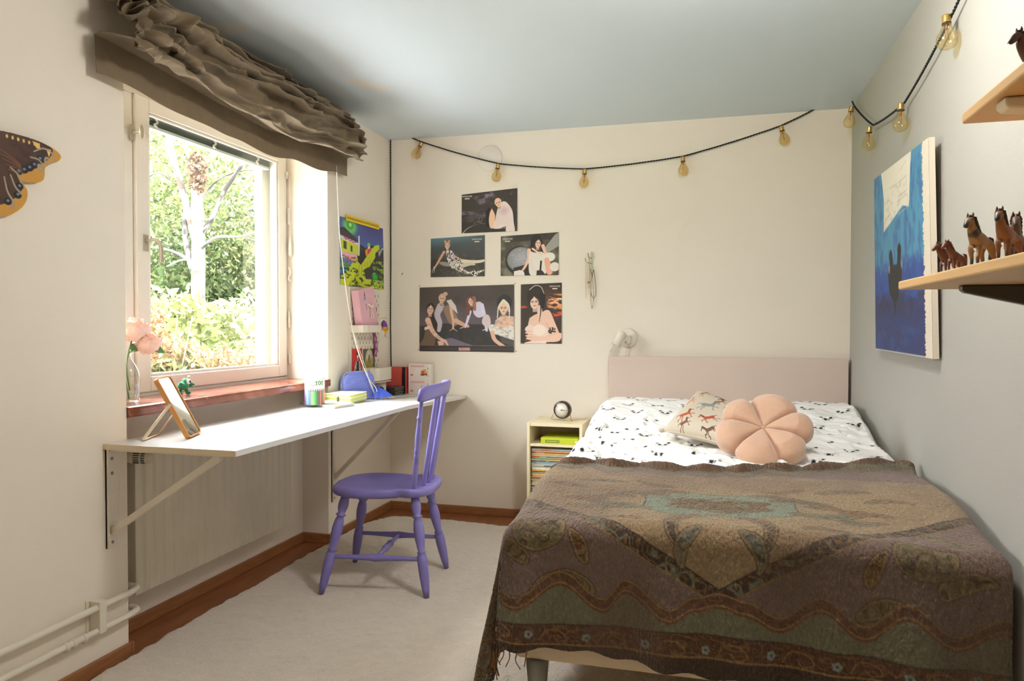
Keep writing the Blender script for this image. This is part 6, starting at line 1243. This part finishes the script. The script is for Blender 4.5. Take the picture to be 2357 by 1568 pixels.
# pattern, drawn in the flat cloth's own coordinates (metres across and along)
c = a-2.012; U, V = a, Bv; wx = U+.012*(fbm(U*14, V*14, 3)-.5); wy = V+.012*(fbm(U*14+7, V*14, 5)-.5)
tan, mauve, sage, rust, dkb, teal = (140, 117, 86), (114, 93, 82), (108, 104, 80), (98, 62, 38), (70, 54, 40), (116, 124, 104)
A = Art(wx, wy, tan, .003)
swirl = np.abs((fbm(U*30, V*30, 41, 2)*4.5) % 1-.5)*2; swirl2 = np.abs((fbm(U*13+5, V*13, 47, 3)*4) % 1-.5)*2
def orn(mask, base_, l1, l2, st=1.):
    A.blend(mask, base_); A.blend(mask*sstep(.40, .12, swirl)*.8*st, l1); A.blend(mask*sstep(.26, .06, swirl2)*.75*st, l2)
vb_ = .855-.60*np.abs(c); A.blend(sstep(-.002, .002, V-vb_), mauve); A.blend(sstep(.002, -.002, V-(.06+.12*np.abs(c)))*1., mauve)
orn(((V > vb_) & (V < vb_+.045)).astype(float), dkb, (128, 96, 60), teal); A.blend(sstep(.004, .001, np.abs(V-vb_)), dkb); A.blend(sstep(.004, .001, np.abs(V-vb_-.046)), (132, 104, 66))
# head-end bands
A.blend(sstep(.115, .105, V-b0), mauve); A.blend(sstep(.10, .09, V-b0)*sstep(.5, .6, fbm(U*6, V*20, 9))*.6, (96, 74, 62)); A.blend(sstep(.062, .056, V-b0), sage); orn(sstep(.028, .024, V-b0), (84, 62, 44), (126, 94, 62), (110, 84, 60), .8); A.blend(sstep(.008, .004, np.abs(V-b0-.13))*.5, sage)
# medallion
e = np.sqrt((c/.235)**2+((V-.47)/.115)**2)*(1+.10*np.cos(4*np.arctan2((V-.47)*2, c))); A.blend(sstep(1.03, .99, e), teal); A.blend(sstep(.02, .0, np.abs(e-1)), dkb)
e2 = np.sqrt((c/.15)**2+((V-.47)/.07)**2)*(1+.14*np.cos(6*np.arctan2((V-.47)*2, c))); orn(sstep(1.02, .98, e2), (104, 84, 56), (72, 52, 36), (120, 122, 98))
def paisley(cx_, cy_, L_, wd_, ang, curl, base_, l1=(134, 112, 76)):
    pts = []; 
    for i in range(14):
        f_ = i/13.; th = ang+curl*f_; pts.append((f_, th))
    x_, y_ = cx_, cy_; P_ = [(x_, y_)]
    for f_, th in pts[1:]: x_ += L_/13*math.cos(th); y_ += L_/13*math.sin(th)*.9; P_.append((x_, y_))
    n_ = len(P_)-1; MM = [Art(A.U, A.V, (0, 0, 0), .003) for _ in range(3)]
    for i in range(n_): 
        w1 = wd_*.82*(math.sin(PI*min(1, (i+.8)/n_*1.0))**.7*.9+.1)*(1-.55*i/n_); [M_.line((255, 255, 255), w1+ww_, [P_[i], P_[i+1]]) for M_, ww_ in zip(MM, (.014, .006, -.002))]
    A.blend(MM[0].c[..., 0]*.85, (80, 62, 46)); A.blend(MM[1].c[..., 0], l1); orn(MM[2].c[..., 0], base_, l1, (66, 50, 38))
for sx in (-1, 1):
    for (px_, py_, L_, wd_, an, cu, col_) in [(.16, .40, .20, .045, -.3, 1.1, (96, 86, 62)), (.20, .53, .22, .045, .15, -.9, (94, 98, 84)), (.25, .44, .15, .03, -.1, .6, (112, 80, 48)), (.34, .47, .12, .05, 0, .2, (112, 78, 46)), (.10, .62, .17, .04, .75, 1.6, (88, 72, 56)), (.06, .58, .10, .03, .3, .9, (118, 84, 52)), (.06, .70, .13, .045, .55, 1.3, (96, 96, 82)), (.14, .31, .12, .03, .1, -.8, (110, 80, 50)), (.30, .53, .14, .035, .5, -.8, (96, 98, 84)), (.42, .38, .12, .03, -.4, .8, (104, 84, 60)), (.22, .66, .14, .03, -.5, .9, (104, 76, 50)), (.53, .80, .13, .06, -1.2, 1.6, (104, 86, 56)), (.10, .36, .14, .03, -.2, .8, (104, 84, 58)), (.44, .70, .14, .12, 1.2, -2.2, (102, 92, 62)), (.36, .80, .10, .05, -1.4, .4, (104, 72, 40)), (.34, .885, .20, .055, -.9, 1.9, (98, 84, 56)), (.30, .30, .14, .035, -.2, .4, (98, 92, 74)), (.52, .60, .12, .05, 1.2, -1.2, (98, 92, 66)), (.72, .75, .2, .10, 1.2, -1.8, (96, 86, 60)), (.80, .5, .2, .09, 1.4, -1.8, (96, 86, 60))]:
        paisley(2.012+sx*px_, py_, L_, wd_, an if sx > 0 else PI-an, cu if sx > 0 else -cu, col_)
# wavy band near the foot, then sage strip, then the dark border
kx = [.96, 1.2, 1.33, 1.455, 1.587, 1.708, 1.767, 1.884, 1.95, 2.012, 2.08, 2.159, 2.263, 2.36, 2.463, 2.569, 2.68, 2.8]; kz = [.88, .935, .87, .935, .862, .930, .868, .940, .905, .890, .905, .938, .872, .930, .860, .928, .87, .92]
wv = np.zeros_like(a)
for i in range(len(kx)-1):
    f_ = np.clip((a-kx[i])/(kx[i+1]-kx[i]), 0, 1); sm = (1-np.cos(f_*PI))/2; k = (a >= kx[i]) & (a < kx[i+1]); wv[k] = (kz[i]+(kz[i+1]-kz[i])*sm)[k]
wv = wv+.012
orn(sstep(-.042, -.038, V-wv), (94, 66, 46), (124, 90, 56), (100, 72, 64)); A.blend(sstep(.0035, .001, np.abs(V-wv+.036)), (136, 108, 70)); A.blend(sstep(.001, .004, V-wv), sage); A.blend(sstep(.003, .001, np.abs(V-wv-.001)), (112, 74, 46)); A.blend(sstep(.0035, .001, np.abs(V-wv+.007)), (140, 110, 70))
bb0 = .985-.01*np.cos(c*3); orn(sstep(-.001, .002, V-bb0), (82, 54, 36), (120, 88, 50), (92, 66, 52)); A.blend(sstep(.0035, .001, np.abs(V-bb0)), dkb); A.blend(sstep(.003, .001, np.abs(V-bb0-.056)), (140, 112, 66)); A.blend(sstep(.058, .062, V-bb0), (66, 50, 36))
for i in range(12):
    x_ = 1.02+i*.16; A.ell((120, 128, 120), x_, 1.012, .010, .010); 
    for k in range(5): A.ell((128, 136, 126), x_+.008*math.cos(k*1.257), 1.012+.008*math.sin(k*1.257), .0042, .0042)
    A.ell((70, 60, 46), x_, 1.012, .0035, .0035); A.line((150, 112, 66), .0025, smooth_pts([(x_+.03, 1.025), (x_+.05, .997), (x_+.09, 1.0), (x_+.105, 1.02), (x_+.08, 1.03), (x_+.065, 1.015)], 5))
# side borders along the left fall
orn(sstep(1.30, 1.285, a)*sstep(.98, .975, V), (92, 66, 44), (126, 94, 56), (96, 104, 84)); A.blend(sstep(.004, .001, np.abs(a-1.295))*(V < .98), dkb)
A.blend(sstep(.22, .05, swirl)*.38*sstep(.25, .7, np.exp(-((c/.45)**2+((V-.5)/.22)**2))+.25*fbm(U*9, V*9, 77)), (84, 66, 48)); A.blend(sstep(.2, .05, swirl2)*.30*sstep(.3, .7, np.exp(-((c/.42)**2+((V-.5)/.2)**2))+.25*fbm(U*9, V*9, 79)), (112, 120, 100)); A.blend(.45*sstep(.35, .7, fbm(U*5, V*5, 55)), (100, 80, 66)); 
weave = .90+.16*vn(U*420, V*170, 5)+.06*vn(U*900, V*900, 6); A.c = A.c*weave[..., None]
crk = (vn(U*150+3*fbm(U*20, V*20, 4), V*70, 15)-.5)*.0030*1.0; Z = Z+crk*(drop < .06); Y = Y-crk*(drop >= .06)*(d > 0)
tm = mat('crinkled_wool_throw', attr=True, rough=.95, sheen=.25, spec=.1)
t_ = tm.node_tree; N = t_.nodes; uvn = N.new('ShaderNodeUVMap'); uvn.uv_map = 'UVMap'; mp_ = N.new('ShaderNodeMapping'); mp_.inputs['Scale'].default_value = (170, 75, 1); no_ = N.new('ShaderNodeTexNoise'); no_.inputs['Scale'].default_value = 1; no_.inputs['Detail'].default_value = 3; bu_ = N.new('ShaderNodeBump'); bu_.inputs['Strength'].default_value = 1.; bu_.inputs['Distance'].default_value = .012
t_.links.new(uvn.outputs[0], mp_.inputs[0]); t_.links.new(mp_.outputs[0], no_.inputs['Vector']); t_.links.new(no_.outputs[0], bu_.inputs['Height']); t_.links.new(bu_.outputs[0], N['Principled BSDF'].inputs['Normal'])
PB_ = np.stack([X, Y, Z], -1)
grid('cloth', PB_, tm, bl, rgb=A.c, uv=np.stack([U, V], -1), thick=.004)
fr_m = mat('brown_wool_fringe', (124, 84, 44), .9); b = MB(); rf = random.Random(5)
for i in range(60, 190, 9):
    p_ = Vector(PB_[i, -1]); b.tube(smooth_pts([p_+Vector((0, -.002, .004)), p_+Vector((rf.uniform(-.006, .006), -.006, -.018)), p_+Vector((rf.uniform(-.012, .012), -.008, -.042))], 3), [.0022]*3+[.0016]*4, 5)
for i in range(8): 
    p_ = Vector(PB_[int(60+i*17), -1])
b.build('fringe', fr_m, bl)['kind'] = 'stuff'

# ============================================================ CUSHIONS
hc = thing('horse_cushion', 'linen-coloured square cushion printed with running horses, leaning on the duvet', 'cushion', (2.0, -1.05, .72))
PL = np.array((1.783, -1.075, .715)); TP = np.array((1.930, -.76, .868)); PB2 = np.array((2.105, -1.335, .684)); QR = np.array((2.20, -.99, .775))
n = 220; gu, gv = np.meshgrid(np.linspace(0, 1, n), np.linspace(0, 1, n), indexing='ij')     # u: PL->PB2, v: PL->TP
base_ = PL*((1-gu)*(1-gv))[..., None]+PB2*(gu*(1-gv))[..., None]+TP*((1-gu)*gv)[..., None]+QR*(gu*gv)[..., None]
ctr = base_.mean((0, 1)); pin_ = 1-.10*(1-np.abs(2*gu-1)**2)*np.abs(2*gv-1)**3-.0; nrm = np.cross(PB2-PL, TP-PL); nrm = nrm/np.linalg.norm(nrm)
if nrm[2] < 0: nrm = -nrm
inn = .045*(1-(2*gu-1)**2)*np.sign(2*gv-1)*np.abs(2*gv-1)**4; inn2 = .045*(1-(2*gv-1)**2)*np.sign(2*gu-1)*np.abs(2*gu-1)**4
eu = (PB2-PL); ev_ = (TP-PL); base_ = base_-inn[..., None]*ev_-inn2[..., None]*eu
bulge = .058*(np.clip(1-(2*gu-1)**4, 0, 1)*np.clip(1-(2*gv-1)**4, 0, 1))**.55; wrk = .006*(fbm(gu*6, gv*6, 4)-.5)*4*(gu*(1-gu)*gv*(1-gv))*4
F = base_+(bulge+wrk)[..., None]*nrm; Bk = base_-(bulge*.7)[..., None]*nrm
A = Art(gu*480, gv*440, (200, 187, 165), 2.2); A.blend(.3*(fbm(gu*30, gv*30, 5)-.2), (188, 176, 154))
def hprint(cx_, cy_, s, ang, flip, col_, dk):
    c_, sn = math.cos(ang), math.sin(ang)
    T = lambda p_: (cx_+((p_[0]*flip)*c_-p_[1]*sn)*s, cy_+((p_[0]*flip)*sn+p_[1]*c_)*s)
    L = lambda colr, w_, pts, w2=None: A.line(colr, w_*s, [T(p_) for p_ in smooth_pts(pts, 4)], None if w2 is None else w2*s)
    L(dk, .10, [(-.55, .1), (-.8, .2), (-1.0, .0)], .03); L(col_, .42, [(-.42, .05), (0, 0), (.35, .08)], .36); L(col_, .26, [(.35, .12), (.55, .38), (.66, .55)], .16); L(col_, .17, [(.62, .55), (.80, .46), (.95, .34)], .09)
    for p_ in ([(-.45, 0), (-.6, -.3), (-.9, -.42), (-1.0, -.6)], [(-.35, -.1), (-.4, -.4), (-.6, -.6), (-.62, -.78)], [(.35, 0), (.6, -.22), (.75, -.15), (.85, -.35)], [(.3, -.1), (.45, -.4), (.35, -.6), (.5, -.7)]): L(col_, .12, p_, .045); L(dk, .06, p_[-2:], .05)
    L(dk, .12, [(.40, .30), (.52, .56), (.60, .68)], .05)
    A.ell(dk, *T((.68, .66)), .04*s, .07*s, ang)
AZ = math.radians(42)
for hp in [(110, 110, 62, AZ, 1, (176, 84, 50), (60, 40, 34)), (255, 130, 60, AZ, -1, (166, 70, 44), (90, 44, 34)), (200, 250, 72, AZ-.35, 1, (136, 134, 134), (104, 104, 110)), (60, 250, 48, AZ, 1, (198, 130, 88), (110, 78, 60)), (110, 365, 50, AZ+.2, 1, (176, 96, 60), (80, 56, 44)), (255, 390, 66, AZ, -1, (90, 62, 56), (60, 44, 42)), (340, 290, 46, AZ, -1, (50, 44, 40), (40, 34, 32)), (395, 60, 44, AZ, -1, (110, 84, 66), (70, 54, 44)), (400, 200, 52, AZ, 1, (160, 90, 60), (60, 44, 36)), (130, 45, 44, AZ, 1, (120, 84, 66), (64, 46, 40)), (290, 40, 52, AZ, -1, (104, 72, 58), (60, 44, 40)), (250, 330, 44, AZ, 1, (150, 100, 76), (84, 60, 50)), (350, 400, 50, AZ, -1, (96, 66, 58), (58, 44, 40))]: hprint(*hp)
lin = mat('printed_linen', attr=True, rough=.85, bump=.25, bscale=500)
grid('front', F, lin, hc, rgb=A.c); grid('back', Bk[:, ::-1], mat('plain_linen', (200, 187, 165), .85), hc)
e_ = [tuple(base_[i, 0]) for i in range(0, n, 6)]+[tuple(base_[-1, i]) for i in range(0, n, 6)]+[tuple(base_[i, -1]) for i in range(n-1, 0, -6)]+[tuple(base_[0, i]) for i in range(n-1, 0, -6)]
MB().tube(e_+[e_[0]], .003, 6).build('piping', mat('plain_linen', (200, 187, 165), .85), hc)
MB().ball(tuple(PL+np.array((-.004, -.004, .002))), (.012, .007, .008)).build('tassel_knot', mat('plain_linen', (200, 187, 165), .85), hc)

fc_ = thing('flower_cushion', 'dusty pink velvet cushion shaped like a six-petalled flower on the duvet', 'cushion', (2.2, -1.2, .75))
notch = sorted([math.radians(q_) for q_ in (32, 108, 164, 226, 290, 340)]); nr, npz = 90, 480
ph = np.linspace(0, 2*PI, npz, endpoint=False); d1 = np.zeros(npz); 
for i in range(6):
    na_, nb2 = notch[i], notch[(i+1) % 6]+(2*PI if i == 5 else 0); pp = ph.copy(); pp = np.where(pp < notch[0], pp+2*PI, pp); k = (pp >= na_) & (pp <= nb2); d1[k] = ((pp[k]-na_)/(nb2-na_))
petal_ = np.sin(d1*PI); rim = .156+.038*petal_**.62
rr2 = np.linspace(0, 1, nr)[:, None]; prof_r = np.sin(rr2*PI/2)
rad_ = rim[None, :]*prof_r
hgt = np.cos(rr2*PI/2)**.55; sh_ = np.minimum(1, (rr2/.5))**.7
puff = .074*hgt*(.30+.70*sh_)*(.66+.34*petal_[None, :]**.45)
puff = puff*(1-.45*(1-petal_[None, :])**6*sstep(.05, .3, rr2))
puff = puff+.003*(fbm(ph[None, :]*3+0*rr2, rr2*5+0*ph[None, :], 4)-.5)
rb_ = rim[None, :]*(prof_r); back_ = -.055*hgt*(.5+.5*petal_[None, :]**.5)
nn = Vector((-.07, -.64, .765)).normalized(); ee = Vector((1, -.05, .02)); ee = (ee-nn*ee.dot(nn)).normalized(); uu_ = nn.cross(ee)
cen = Vector((2.190, -1.245, .750))
def place(R__, H__):
    R__ = R__*.97
    x_ = R__*np.cos(ph)[None, :]; y_ = R__*np.sin(ph)[None, :]; return (np.array(cen)+x_[..., None]*np.array(ee)+y_[..., None]*np.array(uu_)+H__[..., None]*np.array(nn))
vel = mat('dusty_pink_velvet', (204, 164, 136), .75, sheen=.6, var=.05, vscale=14, bump=.15, bscale=90, spec=.2)
full_ = np.concatenate([place(rad_, puff+0*rad_), place(rb_, back_+0*rb_)[::-1][1:]], 0)
grid('velvet_body', full_, vel, fc_, closed=True)
MB().ball(tuple(cen+nn*.024), (.009, .009, .007)).build('centre_button', vel, fc_)
b = MB()
for a_ in notch:
    k = int(a_/(2*PI)*npz) % npz; b.tube([tuple(full_[i, k]+np.array(nn)*.0004) for i in range(10, nr, 6)], .0012, 5)
b.build('seam', mat('rose_seam', (186, 124, 100), .8), fc_)
